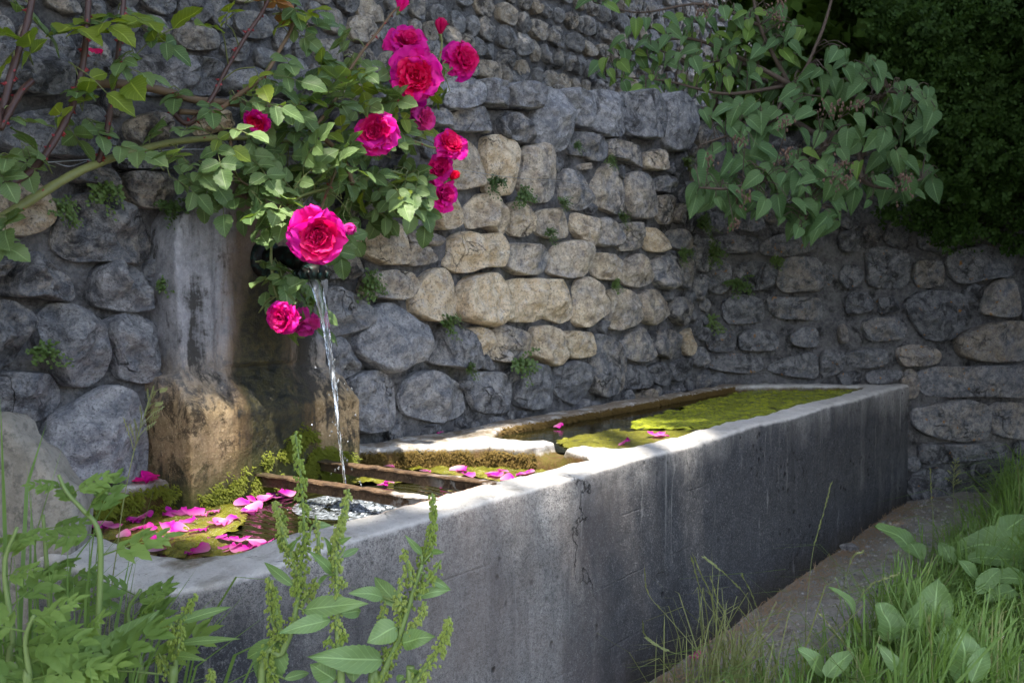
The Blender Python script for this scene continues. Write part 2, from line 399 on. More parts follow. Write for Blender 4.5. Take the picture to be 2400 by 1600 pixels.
# crop|ochre share|brightness|crust|relief(cm)|polygon in crop units (a third of a photograph pixel)
MAIN = '''
A|.15|1.25|.35|8|240,150 250,100 300,85 400,120 450,160 465,230 440,275 330,305 270,290 245,230
A|.2|1.15|.4|8|470,130 500,95 540,92 580,115 690,140 715,180 710,290 690,310 560,280 480,235 468,180
A|.15|1.1|.45|8|690,150 740,125 800,125 840,160 895,170 890,230 870,310 830,330 760,300 720,280 715,190
A|.15|1.25|.35|9|860,330 900,200 930,160 1020,160 1060,190 1090,260 1105,470 1080,580 1050,608 960,570 860,530
A|.15|1.2|.35|7|1080,185 1130,175 1200,180 1260,215 1270,300 1285,410 1230,435 1140,400 1110,370 1105,290
A|.2|1.2|.4|8|1270,190 1350,165 1440,180 1480,230 1480,320 1520,420 1500,460 1380,490 1320,470 1290,420 1280,310
A|.25|1.0|.5|9|1490,190 1560,180 1700,195 1770,250 1795,330 1770,430 1730,520 1640,535 1560,500 1520,420 1490,300
A|.2|1.1|.4|7|1800,260 1830,215 1900,215 1970,260 1985,380 1950,540 1910,600 1830,590 1785,540 1775,450 1800,380
A|.2|1.1|.4|6|60,310 130,295 220,300 290,330 300,380 290,430 200,430 100,380 60,350
A|.25|.9|.5|7|330,350 350,320 470,305 540,310 575,360 575,440 550,485 470,490 380,470 335,430
A|.2|.8|.6|6|640,360 720,340 770,370 810,430 850,540 800,555 700,510 640,480
A|.3|.75|.5|5|1120,480 1200,470 1320,500 1375,560 1370,640 1300,675 1200,650 1140,620 1130,550
A|.3|.9|.5|5|1390,520 1420,510 1540,560 1630,600 1635,715 1580,710 1460,670 1390,640
A|.5|1.0|.4|6|1645,620 1700,600 1780,615 1820,660 1810,730 1730,745 1660,730 1640,680
A|.55|1.0|.4|6|260,620 300,570 380,530 450,545 500,620 510,700 515,800 500,855 400,875 310,880 260,850 255,740
A|.85|1.1|.15|7|530,560 545,510 590,495 650,515 700,520 740,560 765,620 755,740 740,840 700,915 620,920 560,905 540,860 535,740 528,640
A|.45|1.05|.4|6|815,590 860,555 930,560 985,600 1000,680 1020,760 1010,880 980,935 880,960 820,920 780,880 775,790 805,700
A|.3|.95|.45|5|1080,740 1140,730 1200,780 1230,850 1270,930 1240,1000 1180,1020 1090,1000 1055,940 1070,850 1065,790
A|.45|.95|.45|5|1320,800 1380,710 1430,720 1470,790 1490,870 1520,960 1510,1050 1460,1060 1370,1020 1310,980 1290,900
A|.4|.9|.45|5|1530,800 1580,760 1650,770 1690,830 1700,900 1730,980 1720,1060 1680,1090 1600,1080 1540,1050 1520,940
A|.3|.8|.5|5|1720,790 1790,780 1840,820 1850,880 1800,905 1730,880
A|.45|.9|.45|5|1740,940 1800,920 1850,940 1865,1020 1840,1110 1780,1130 1740,1090 1730,1010
A|.4|.8|.5|4|1860,990 1910,970 1940,1040 1920,1110 1880,1130 1855,1080
A|.4|1.0|.2|4|1195,705 1240,690 1290,685 1285,715 1240,733 1210,735
A|.7|1.1|.3|7|150,960 200,890 260,870 310,900 350,980 385,1030 360,1090 270,1150 190,1155 150,1100 140,1030
A|.6|1.1|.3|7|395,1010 440,960 510,900 570,940 620,1010 660,1080 670,1160 630,1190 540,1150 440,1140 410,1080
A|.6|1.0|.4|5|700,1000 730,955 780,960 830,1020 850,1100 840,1170 780,1200 700,1190 695,1100
A|.5|1.0|.4|5|880,1030 960,1010 1050,1020 1100,1080 1110,1160 1090,1210 980,1215 910,1180 885,1120
A|.6|1.0|.4|5|1145,1060 1190,1040 1240,1070 1300,1100 1330,1170 1320,1240 1280,1275 1220,1230 1160,1180 1140,1110
A|.35|1.0|.4|5|1330,1090 1380,1080 1440,1130 1470,1220 1450,1275 1330,1280 1310,1250 1335,1170
A|.4|.9|.4|6|1470,1130 1530,1110 1600,1120 1640,1180 1635,1260 1580,1300 1500,1310 1470,1280 1460,1200
A|.75|1.0|.3|6|1650,1150 1720,1150 1790,1180 1810,1240 1780,1300 1720,1320 1660,1300 1645,1230
A|.4|.8|.45|5|1820,1180 1880,1160 1940,1210 1965,1270 1940,1320 1870,1310 1830,1270
B|.65|1.0|.35|6|330,90 400,20 470,-40 600,-60 680,-10 690,60 690,225 640,240 520,215 420,180 370,130
B|.45|.8|.5|5|710,90 800,110 890,140 935,190 910,225 830,235 720,250 690,230 705,150
B|.4|.8|.5|4|760,0 840,0 920,60 915,110 860,100 750,80 740,40
B|.85|1.15|.2|8|1010,60 1040,20 1110,5 1200,40 1290,30 1330,80 1340,150 1325,240 1290,270 1200,255 1090,290 1010,280 985,220 1005,150
B|.4|1.1|.3|7|1370,110 1420,88 1600,90 1660,130 1685,190 1670,270 1620,310 1500,310 1400,260 1375,200
B|.5|1.1|.3|7|1740,130 1780,95 1860,70 1940,85 1975,150 1965,260 1920,310 1830,325 1750,310 1710,280 1730,210
B|.55|1.0|.35|6|2000,165 2050,155 2180,170 2230,210 2230,300 2170,355 2060,340 2000,300 1990,230
B|.45|.7|.5|6|70,150 200,120 300,110 340,160 360,270 320,340 200,340 90,320 60,240
B|.5|1.0|.35|6|420,320 480,285 600,280 680,300 730,350 755,400 700,465 600,480 450,470 385,445 410,380
B|.7|1.1|.25|7|830,310 890,270 940,270 990,330 1030,420 1065,540 1045,620 950,635 830,620 750,570 740,480 790,390
B|.75|1.25|.15|8|1080,390 1150,330 1290,305 1350,330 1400,410 1440,510 1420,590 1300,655 1180,640 1070,620 1065,520
B|.9|1.15|.1|7|1440,360 1500,340 1620,345 1635,450 1635,610 1580,645 1440,635 1420,600 1450,480
B|.7|1.2|.15|7|1680,345 1740,340 1820,360 1860,440 1875,560 1860,625 1780,640 1650,620 1655,500
B|.6|1.1|.25|6|1900,360 1950,345 2020,390 2070,460 2080,560 2010,620 1930,660 1880,630 1885,500
B|.5|1.0|.35|6|2110,420 2180,400 2280,450 2330,520 2330,610 2280,650 2180,700 2110,670 2120,550
B|.05|1.0|.4|8|80,520 110,420 160,400 240,430 350,500 415,540 430,610 400,670 290,710 150,735 90,715
B|.0|.9|.45|7|90,780 150,755 220,750 270,790 320,860 345,920 330,990 240,1040 190,1060 130,1010 100,900
B|.0|1.05|.35|9|440,620 530,530 590,520 660,580 740,630 810,670 825,740 830,830 770,920 680,960 590,1005 500,980 420,920 350,850 350,760 400,700
B|.05|.85|.45|7|920,740 980,680 1080,690 1130,710 1170,830 1195,920 1150,985 1080,970 1000,950 900,950 850,900 900,830
B|.85|1.0|.2|6|1140,700 1190,685 1260,700 1260,780 1230,880 1210,950 1190,900 1150,800
B|.45|.95|.3|7|1280,740 1310,685 1380,670 1460,690 1530,740 1565,800 1565,880 1520,910 1440,935 1340,915 1265,860
B|.65|1.0|.3|6|1590,690 1680,675 1730,710 1760,790 1775,880 1720,945 1650,930 1580,880 1600,790
B|.75|1.0|.3|6|1780,740 1830,710 1900,705 1980,720 1990,800 1985,890 1900,895 1820,890 1800,810
B|.4|.8|.4|5|2030,730 2110,740 2180,810 2205,900 2200,1040 2180,1130 2080,1165 2000,1140 1990,1000 2000,850
B|.05|1.1|.35|8|290,1050 360,1000 450,995 540,1030 600,1090 620,1180 610,1340 540,1395 420,1410 300,1395 275,1250 270,1130
B|.0|1.1|.35|8|700,1080 780,1000 890,990 1000,1040 1090,1120 1125,1190 1110,1270 1030,1320 900,1350 790,1335 710,1260 680,1170
B|.0|1.0|.4|5|1170,1030 1270,1000 1370,1010 1420,1090 1420,1180 1380,1270 1280,1300 1190,1270 1160,1160
B|.0|.9|.4|5|1500,1000 1580,950 1680,960 1720,1050 1730,1160 1690,1230 1580,1260 1490,1240 1470,1120
B|.0|.85|.4|6|1740,980 1800,940 1880,925 1950,970 1970,1060 1960,1150 1870,1200 1780,1180 1735,1100
B|.0|.9|.4|3|1050,1060 1130,1050 1150,1090 1140,1110 1080,1130
C|.3|.9|.4|6|760,380 810,350 860,380 890,450 880,540 840,595 790,570 750,500 745,430
C|.35|.75|.45|5|900,420 960,370 1020,400 1040,500 1020,590 940,590 890,540
C|.5|.9|.4|6|580,370 630,350 680,380 710,450 735,520 700,560 620,570 525,540 555,470
C|.5|.9|.4|6|680,600 730,585 790,620 850,680 865,750 800,830 720,850 660,820 655,720
C|.3|.8|.45|5|890,650 960,650 1010,690 1000,790 950,855 900,830 870,760
C|.35|.85|.4|5|545,970 600,890 660,865 700,910 730,990 735,1060 690,1100 600,1095 535,1050
C|.35|.8|.4|5|780,900 830,860 900,910 950,980 930,1050 860,1080 760,1060 745,990
C|.8|.9|.3|4|950,900 1020,850 1030,960 1010,1050 980,1050 970,960
C|.05|.75|.45|4|530,1150 600,1120 700,1150 720,1250 660,1290 530,1290
C|.05|.75|.45|4|720,1140 800,1100 870,1170 870,1250 800,1270 730,1240
C|.1|.7|.5|4|890,1110 960,1080 1010,1100 1010,1190 900,1250 880,1190
G|.1|.8|.5|9|-200,160 0,120 180,110 390,110 500,180 560,280 580,420 480,470 250,480 100,440 0,470 -200,470
G|.1|.75|.5|7|600,240 740,200 800,260 800,420 650,450 600,340
G|.15|.95|.45|8|880,210 1050,180 1250,220 1580,250 1640,330 1600,440 1400,480 1150,470 960,420 900,330
G|.1|1.1|.3|9|1650,330 1750,290 1880,290 1990,340 2080,470 1900,520 1700,470 1640,410
G|.15|.85|.45|9|40,760 200,620 420,570 700,560 850,700 870,830 750,900 400,910 180,890 60,830
G|.4|.85|.45|6|960,660 1120,600 1280,620 1330,700 1230,790 1050,830 960,770
G|.8|1.1|.2|6|1450,620 1560,570 1640,620 1650,700 1560,740 1470,760
G|.3|.8|.45|5|590,1050 700,990 880,995 910,1090 830,1130 650,1110 560,1080
G|.35|.85|.4|7|920,1030 1080,1020 1240,1030 1290,1150 1270,1210 1160,1270 1040,1260 970,1180
G|.7|.8|.4|8|-120,1100 0,1050 130,1010 230,1060 320,1200 380,1380 300,1450 150,1480 0,1450 -120,1400
G|.25|.75|.5|9|570,1210 700,1180 850,1220 1000,1320 1150,1460 1140,1560 1050,1630 800,1650 550,1640 450,1560 500,1380
G|.15|.8|.5|4|900,930 1200,920 1350,970 1300,1000 1000,1000 900,980
G|.15|1.0|.4|7|2120,340 2260,300 2400,350 2420,470 2250,520 2140,470
A|.2|1.0|.4|7|-480,210 -380,180 -250,180 -150,210 -150,320 -300,350 -440,330
A|.2|1.1|.4|7|-130,180 20,150 190,140 225,220 210,270 100,290 -100,300
F|.2|.8|.45|9|80,370 150,220 250,90 330,120 450,190 560,260 620,340 600,410 540,435 300,410 150,410
F|.15|.95|.35|9|730,250 780,190 900,130 1000,190 1090,270 1120,360 1110,440 1050,500 900,490 720,465
F|.2|.65|.5|9|-150,450 0,440 120,460 220,530 250,620 210,720 190,850 100,900 0,935 -150,900
F|.1|.95|.35|9|340,560 450,480 580,470 700,530 780,620 790,760 800,940 740,1010 650,1045 520,1010 480,930 400,860 340,740
F|.0|1.1|.3|9|800,630 860,550 980,520 1080,570 1170,650 1195,740 1150,840 1120,900 1180,970 1100,1005 920,990 890,900 840,780
F|.0|.85|.4|8|-200,980 0,960 150,930 370,960 470,1050 490,1180 400,1250 200,1310 60,1330 -150,1320
F|.1|1.25|.3|9|400,1280 560,1190 900,1030 1000,1130 1060,1300 1080,1480 1100,1700 1000,1730 600,1730 360,1600 370,1450
F|.1|1.0|.3|5|110,1370 200,1358 300,1360 330,1400 310,1470 200,1460
F|.2|.7|.5|8|-100,80 0,85 60,100 75,180 0,280 -100,250
'''
SIDE = '''
A|.2|.9|.4|6|2000,420 2100,400 2160,440 2170,500 2060,520 2000,490
C|.3|.8|.4|6|1075,80 1140,40 1200,60 1210,130 1160,200 1100,190 1080,140
C|.2|.8|.4|6|1300,80 1380,40 1460,70 1480,140 1420,195 1330,180 1295,130
C|.15|.7|.5|5|1130,230 1250,210 1430,215 1440,300 1400,345 1250,345 1150,330
C|.3|.75|.4|6|1470,270 1560,220 1750,170 1830,190 1855,260 1830,320 1640,350 1480,350
C|.3|.9|.4|6|1080,450 1150,390 1220,375 1240,450 1240,580 1190,635 1110,620 1070,540
C|.2|.75|.5|6|1290,420 1400,395 1520,410 1570,470 1560,560 1480,605 1360,600 1270,560
C|.45|.9|.35|7|1590,420 1650,375 1870,355 1900,430 1890,600 1760,615 1620,615 1580,540
C|.3|.8|.4|5|1910,420 1970,420 1975,520 1930,590 1900,560
C|.25|.8|.45|4|1190,680 1300,640 1450,650 1490,720 1480,820 1330,840 1220,820
C|.4|.8|.45|5|1520,650 1640,640 1870,660 1905,720 1890,800 1740,800 1600,790 1540,740
C|.2|.75|.5|4|1080,900 1160,860 1280,880 1290,950 1270,1035 1110,1040 1070,970
C|.3|.8|.45|5|1310,930 1400,870 1550,890 1590,960 1560,1020 1420,1030 1310,1020
C|.35|.95|.35|5|1680,920 1760,855 1870,870 1880,990 1760,1000 1680,980
C|.05|.8|.5|4|1060,1080 1180,1050 1450,1070 1490,1140 1420,1180 1200,1180 1080,1150
C|.15|.85|.45|5|1510,1150 1640,1080 1850,1040 1870,1220 1700,1210 1540,1190
C|.25|.8|.45|5|1890,1040 2020,1020 2060,1110 2030,1180 1890,1215
D|.2|.7|.5|6|1070,70 1200,60 1240,130 1220,200 1080,200
D|.3|.75|.45|7|1260,200 1380,170 1540,220 1570,350 1540,450 1380,470 1280,440 1265,330
D|.5|.85|.4|6|1600,280 1680,260 1780,270 1800,340 1800,445 1650,470 1600,400
D|.2|.85|.4|8|1830,260 1920,200 2150,160 2320,190 2330,300 2260,370 2130,400 1920,430 1850,370
D|.5|1.15|.2|8|2110,460 2200,410 2320,400 2340,640 2230,650 2060,650 2090,560
D|.2|.75|.5|5|1130,500 1250,490 1320,540 1310,620 1130,650 1110,570
D|.2|.75|.5|5|1340,540 1440,520 1500,570 1490,630 1350,650
D|.1|.7|.5|8|1520,570 1650,490 1880,480 1970,560 1960,680 1900,790 1800,840 1680,830 1610,720
D|.4|.85|.4|6|1230,710 1300,680 1500,670 1555,730 1530,810 1430,830 1270,830
D|.6|.9|.3|4|1060,730 1120,720 1130,850 1070,855
D|.6|1.0|.35|7|1910,820 1980,750 2200,710 2400,710 2440,820 2400,960 2250,975 2050,965 1900,930
D|.6|1.1|.25|7|1480,900 1600,865 1750,890 1810,950 1770,1005 1600,1015 1510,1000
D|.3|.8|.4|5|1110,930 1250,890 1390,900 1405,1000 1250,1025 1140,1010
D|.5|1.0|.3|5|1520,1045 1600,1040 1630,1130 1620,1230 1540,1240 1510,1150
D|.4|.95|.35|7|1640,1080 1750,1020 1960,1020 2400,1010 2440,1120 2400,1230 2100,1240 1820,1235 1660,1200
D|.4|1.0|.35|7|1590,1330 1700,1300 1950,1260 2110,1300 2150,1500 2000,1520 1700,1520 1600,1450
D|.5|1.05|.3|7|2130,1290 2400,1270 2430,1400 2400,1530 2250,1530 2160,1490
D|.3|.8|.4|4|1270,1050 1500,1045 1500,1100 1400,1140 1280,1140
D|.2|.75|.45|6|1640,90 1800,30 1930,60 1930,150 1800,210 1640,190
D|.2|.75|.5|4|1060,1060 1240,1050 1240,1130 1100,1180
D|.1|.8|.45|6|1640,1560 1900,1540 2250,1550 2260,1660 2000,1690 1660,1680
'''
def parse(txt, O, U, Nn, ofs):
    out = []
    for ln in txt.strip().splitlines():
        c, t, g, k, h, pts = ln.split('|')
        x0, y0 = CROP[c]
        poly = []
        for p in pts.split():
            a, b = p.split(',')
            w = on_plane(x0 + float(a) / 3, y0 + float(b) / 3, O + Nn * ofs, Nn)
            poly.append(np.array([(w - O).dot(U), w.z]))
        out.append((poly, float(t), float(g), float(k), float(h) / 100))
    return out
def inside(p, poly):
    x, y = p; r = False; n = len(poly)
    for i in range(n):
        a, b = poly[i], poly[(i + 1) % n]
        if (a[1] > y) != (b[1] > y) and x < (b[0] - a[0]) * (y - a[1]) / (b[1] - a[1]) + a[0]:
            r = not r
    return r
def fill(polys, u0, u1, z0, ztop, rmin, rmax, tries, seed):
    """small stones in what is left between the traced ones"""
    rnd = random.Random(seed)
    pts = [resample(p, 40) for p in polys]
    out = []
    allp = np.vstack(pts) if pts else np.zeros((0, 2))
    for _ in range(tries):
        u = rnd.uniform(u0, u1); zt = ztop(u); z = rnd.uniform(z0, zt)
        if len(allp):
            d = float(np.min(np.linalg.norm(allp - np.array([u, z]), axis=1)))
        else: d = 9
        d = min(d, zt - z, z - z0 + .05)
        if d < rmin * 1.12: continue
        if any(abs(u - q[:, 0].mean()) < .5 and inside((u, z), q) for q in pts): continue
        r = min(d * .9, rmax * rnd.uniform(.7, 1))
        ex = rnd.uniform(1.0, 1.45) if d > r * 1.4 else 1.0
        a0 = rnd.uniform(0, 6)
        k = rnd.randint(6, 9)
        poly = [np.array([u + math.cos(a0 + 6.283 * i / k) * r * ex * rnd.uniform(.8, 1.05), z + math.sin(a0 + 6.283 * i / k) * r * rnd.uniform(.8, 1.05)]) for i in range(k)]
        q = resample(poly, 30); pts.append(q); allp = np.vstack([allp, q])
        out.append(poly)
    return out
def core(name, frame, u0, u1, z0, ztop, du, amp, depth, seed):
    """the mortar body of a wall: a rough front face with real thickness"""
    O, U, Nn, _ = frame
    nu = int((u1 - u0) / du); nz = 90
    vs, fs = [], []
    s = Vector((seed, seed * 2.3, 0))
    for j in range(nz + 1):
        for i in range(nu + 1):
            u = u0 + (u1 - u0) * i / nu
            z = z0 + (ztop(u) - z0) * j / nz
            w = Vector((u, z, 0))
            h = fbm(w * 5 + s, 3) * amp + fbm(w * 22 + s, 3) * amp * .55 + fbm(w * 70 + s, 2) * amp * .25
            vs.append(O + U * u + Nn * (h - .027) + Vector((0, 0, z)))
    W = nu + 1
    for j in range(nz):
        for i in range(nu):
            fs.append((j * W + i, j * W + i + 1, (j + 1) * W + i + 1, (j + 1) * W + i))
    b = len(vs)
    for i in range(nu + 1):
        u = u0 + (u1 - u0) * i / nu
        vs.append(O + U * u - Nn * depth + Vector((0, 0, ztop(u))))
    for i in range(nu + 1):
        u = u0 + (u1 - u0) * i / nu
        vs.append(O + U * u - Nn * depth + Vector((0, 0, z0)))
    for i in range(nu):
        fs.append((nz * W + i, nz * W + i + 1, b + i + 1, b + i))
        fs.append((b + i, b + i + 1, b + W + i + 1, b + W + i))
    fs.append(tuple([b, b + W] + [j * W for j in range(nz + 1)]))
    fs.append(tuple([b + W - 1] + [j * W + nu for j in range(nz, -1, -1)] + [b + W + nu]))
    return obj(name, new_mesh(name, vs, fs), None, M['mortar'])

main_wall = core('stone_wall', F_MAIN, -1.6, 4.93, -.2, lambda u: top_main(u) - .10, .022, .016, .38, 1)
tag(main_wall, 'long retaining wall of grey and ochre stones behind the fountain trough', 'wall')
side_wall = core('stone_wall', F_SIDE, -.08, 4.6, -.2, lambda u: 2.02 - .06 * u, .026, .016, .38, 5)
tag(side_wall, 'dark shaded stone wall below the hedge, closing the far end of the trough', 'wall')
back_wall = core('stone_wall', F_BACK, -1.5, 17, 1.0, lambda u: 5.2, .06, .03, .5, 9)
tag(back_wall, 'tall pale rubble wall rising in the distance above the coping', 'wall')

sm = parse(MAIN, F_MAIN[0], F_MAIN[1], F_MAIN[2], .035)
cop = 0
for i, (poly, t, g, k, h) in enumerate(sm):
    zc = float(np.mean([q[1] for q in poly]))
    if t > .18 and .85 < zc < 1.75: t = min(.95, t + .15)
    if .85 < zc < 1.8 and 2.2 < float(np.mean([q[0] for q in poly])) < 4.3: g *= 1.14; k -= .06  # stronger light at the wall centre painted into the stone brightness
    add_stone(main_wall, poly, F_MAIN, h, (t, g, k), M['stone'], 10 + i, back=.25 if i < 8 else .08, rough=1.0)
extra = fill([p for p, *_ in sm], -1.5, 4.8, -.1, lambda u: top_main(u) - .02, .03, .13, 8000, 3)
rnd = random.Random(5)
extra.sort(key=lambda q: -abs(area2(q)))
chips = MB()
for i, poly in enumerate(extra):
    sz = float(np.ptp([q[0] for q in poly]))
    if sz < .1:
        col = (rnd.uniform(.1, .6), rnd.uniform(.6, .9), .5); H = rnd.uniform(.012, .03)
    else:
        col = (rnd.uniform(.1, .7), rnd.uniform(.7, 1), .45); H = rnd.uniform(.04, .07)
    if len(sm) + i < 299:
        add_stone(main_wall, poly, F_MAIN, H, col, M['stone'], 200 + i, n=28)
    else:   # the smallest packing chips, too many to be single parts
        if area2(poly) < 0: poly = poly[::-1]
        chips.add(*stone_geo(poly, F_MAIN, H, 200 + i, n=16))
if chips.f:
    o = obj('packing_stones', chips.mesh('packing_stones', [M['stone']]), main_wall); o['kind'] = 'stuff'; o.color = (.3, .8, .5, 1)
ss = parse(SIDE, F_SIDE[0], F_SIDE[1], F_SIDE[2], .035)
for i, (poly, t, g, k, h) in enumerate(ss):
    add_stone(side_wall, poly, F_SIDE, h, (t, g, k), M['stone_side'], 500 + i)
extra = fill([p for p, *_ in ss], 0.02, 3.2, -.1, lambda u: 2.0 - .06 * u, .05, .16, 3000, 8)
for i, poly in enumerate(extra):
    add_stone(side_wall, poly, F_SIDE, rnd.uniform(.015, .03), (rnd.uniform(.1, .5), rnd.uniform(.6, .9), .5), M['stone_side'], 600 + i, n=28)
# far wall: rubble in uneven courses; those in view singly, the rest as one part
mbrest = MB()
z = 1.3; row = 0; nb = 0
while z < 5.0:
    hgt = rnd.uniform(.10, .17)
    u = -1.3 + rnd.uniform(0, .2)
    while u < 16.5:
        w = rnd.uniform(.09, .24)
        zc = z + hgt / 2 + fbm(Vector((u * .8, row * 3.1, 0)), 2) * .07
        k = rnd.randint(6, 9); a0 = rnd.uniform(0, 6)
        ex = rnd.uniform(.44, .53)
        poly = []
        for i in range(k):
            a = a0 + 6.283 * i / k
            ca, sa = math.cos(a), math.sin(a)
            q = (abs(ca) ** 3.0 + abs(sa) ** 3.0) ** (-1 / 3.0)
            poly.append(np.array([u + w / 2 + ca * q * w * ex * rnd.uniform(.86, 1.03), zc + sa * q * hgt * (ex - .02) * rnd.uniform(.86, 1.05)]))
        c3 = F_BACK[0] + F_BACK[1] * (u + w / 2) + Vector((0, 0, zc))
        px, py, f = pix(c3)
        H = rnd.uniform(.025, .06)
        col = (rnd.uniform(.15, .75), rnd.uniform(.8, 1.15), rnd.uniform(.3, .55))
        vis = -40 < px < 1850 and -60 < py < 330
        if vis and nb < 298:
            nb += 1
            add_stone(back_wall, poly, F_BACK, H, col, M['stone_back'], 900 + nb, n=22)
        elif f > 0 and (-700 < px < 3000 and -1500 < py < 500):
            vs, fs = stone_geo(poly, F_BACK[:3], H, 1500 + len(mbrest.f) % 997, n=10)
            mbrest.add(vs, fs)
        u += w + rnd.uniform(.0, .03)
    z += hgt * .97; row += 1
o = obj('stone', mbrest.mesh('stone', [M['stone_back']]), back_wall)
o['kind'] = 'stuff'; o.color = (.45, 1, .4, 1)

for w_ in (main_wall, side_wall, back_wall): w_['kind'] = 'thing'
# ---------------------------------------------------------------- ground
def ground_material():
    m = NT('gravel_path')
    a = m.noise(3, 6, .7); b = m.noise(40, 6, .75); v = m.voro(120)
    c = m.mix(m.rng(a, .35, .65), (.27, .25, .22), (.40, .385, .36))
    c = m.mix(m.rng(b, .4, .7, 0, .7), c, (.28, .26, .24))
    c = m.mix(m.rng(m.noise(8, 5, .7), .55, .68, 0, .6), c, (.10, .075, .05))
    return m.fin(c, .95, m.bump(m.math('ADD', v, b), .8, .01), .2)
def soil_material():
    m = NT('soil'); a = m.noise(6, 6, .7)
    return m.fin(m.mix(a, (.03, .03, .015), (.08, .07, .04)), .95, m.bump(m.noise(50, 5, .7), .8, .02), .2)
M['ground'] = ground_material(); M['soil'] = soil_material()
vs, fs = [], []
nx, ny = 120, 90
def gz(x, y):
    return .012 * fbm(Vector((x * 3, y * 3, 0)), 4) + (.05 * max(0, x - 2.6) if x < 9 else .32) * max(0, min(1, (1.4 - y) / .3)) * .45
xs = sorted(set([-40, -15, -6] + [-2 + 11 * i / nx for i in range(nx + 1)] + [15, 40]))
ys = sorted(set([-40, -15, -6] + [-2 + 5.2 * i / ny for i in range(ny + 1)] + [15, 40]))
for y in ys:
    for x in xs:
        vs.append((x, y, gz(x, y)))
W = len(xs)
for j in range(len(ys) - 1):
    for i in range(W - 1):
        fs.append((j * W + i, j * W + i + 1, (j + 1) * W + i + 1, (j + 1) * W + i))
ground = obj('ground', new_mesh('ground', vs, fs), None, M['ground'])
ground['kind'] = 'structure'
# terrace of earth held by the wall
mb = MB()
for (x0, x1, y0, y1, za, zb) in ((-1.6, 4.9, 2.44, 3.72, 1.3, 1.95), (4.9, 12, 2.35, 3.72, 1.95, 2.0)):
    mb.add([(x0, y0, -.2), (x1, y0, -.2), (x1, y1, -.2), (x0, y1, -.2), (x0, y0, za), (x1, y0, zb), (x1, y1, zb), (x0, y1, za)],
           [(4, 5, 6, 7), (0, 1, 5, 4), (1, 2, 6, 5), (3, 0, 4, 7)])
terrace = obj('terrace_ground', mb.mesh('terrace_ground', [M['soil']], False)); terrace['kind'] = 'structure'

# ---------------------------------------------------------------- concrete bodies (voxel-fused, worn edges)
def prism(bm, poly, z0, z1):
    b = [bm.verts.new((x, y, z0)) for x, y in poly]
    t = [bm.verts.new((x, y, z1)) for x, y in poly]
    bm.faces.new(b[::-1]); bm.faces.new(t)
    n = len(poly)
    for i in range(n):
        bm.faces.new((b[i], b[(i + 1) % n], t[(i + 1) % n], t[i]))
def tmp_obj(poly, z0, z1):
    bm = bmesh.new(); prism(bm, poly, z0, z1)
    bmesh.ops.recalc_face_normals(bm, faces=bm.faces)
    me = bpy.data.meshes.new('tmp'); bm.to_mesh(me); bm.free()
    o = bpy.data.objects.new('tmp', me); COL.objects.link(o); return o
def fuse(base, cuts, adds, voxel, smooth, name):
    for o in adds:
        m = base.modifiers.new('b', 'BOOLEAN'); m.object = o; m.operation = 'UNION'; m.solver = 'EXACT'
    for o in cuts:
        m = base.modifiers.new('b', 'BOOLEAN'); m.object = o; m.operation = 'DIFFERENCE'; m.solver = 'EXACT'
    m = base.modifiers.new('r', 'REMESH'); m.mode = 'VOXEL'; m.voxel_size = voxel
    m = base.modifiers.new('s', 'SMOOTH'); m.factor = .5; m.iterations = smooth
    dg = bpy.context.evaluated_depsgraph_get(); dg.update()
    me = bpy.data.meshes.new_from_object(base.evaluated_get(dg))
    for o in [base] + cuts + adds:
        d = o.data; bpy.data.objects.remove(o); bpy.data.meshes.remove(d)
    me.name = name
    me.polygons.foreach_set('use_smooth', [True] * len(me.polygons))
    return me
def displace(me, fn):
    me.update()
    n = len(me.vertices)
    co = np.empty(n * 3); me.vertices.foreach_get('co', co); co = co.reshape(-1, 3)
    nr = np.empty(n * 3); me.vertices.foreach_get('normal', nr); nr = nr.reshape(-1, 3)
    out = np.array([fn(Vector(c), Vector(q)) for c, q in zip(co, nr)])
    me.vertices.foreach_set('co', out.ravel()); me.update()

RIM = .655
WATER = .588
WATER2 = .630
YF = 1.27
trough_base = tmp_obj([(.92, YF + .15), (.93, YF + .09), (.965, YF + .04), (1.03, YF), (5.50, YF), (5.62, YF + .06), (5.62, 2.05), (.92, 2.13)], -.1, RIM)
cut1 = tmp_obj([(1.06, 1.50), (1.09, 1.43), (1.16, 1.40), (2.37, 1.39), (2.43, 1.44), (2.43, 1.58), (2.39, 1.73), (2.28, 1.91), (2.13, 2.02), (1.9, 2.03), (1.08, 2.04)], .30, 1.0)
cut2 = tmp_obj([(2.57, 1.39), (5.17, 1.40), (5.23, 1.45), (5.08, 1.66), (4.90, 1.89), (4.76, 1.965), (2.74, 1.965), (2.62, 1.88), (2.56, 1.74), (2.54, 1.48)], .30, 1.0)
notch = tmp_obj([(2.30, 1.520), (2.66, 1.500), (2.66, 1.61), (2.30, 1.61)], .615, 1.0)
tm = fuse(trough_base, [cut1, cut2, notch], [], .0125, 11, 'water_trough')
def trough_fn(p, n):
    s = fbm(p * 2.1, 3) * .006 + fbm(p * 9, 4) * .005 + fbm(p * 38, 3) * .0022
    q = p + n * s
    if p.z > .55:   # the rim sags and is worn towards the near corner
        k = math.exp(-((p.x - 1.02) / .20) ** 2) * math.exp(-((p.y - 1.33) / .16) ** 2)
        q.z -= .018 * k * min(1, (p.z - .55) / .08)
        q.z += .006 * fbm(Vector((p.x * 2.3, p.y * 2.3, 3)), 2) * min(1, (p.z - .55) / .08)
        if 2.3 < p.x < 2.7 and p.y > 1.42:
            q.z += .006 * math.sin((p.y - 1.4) * 9)
    return q
displace(tm, trough_fn)

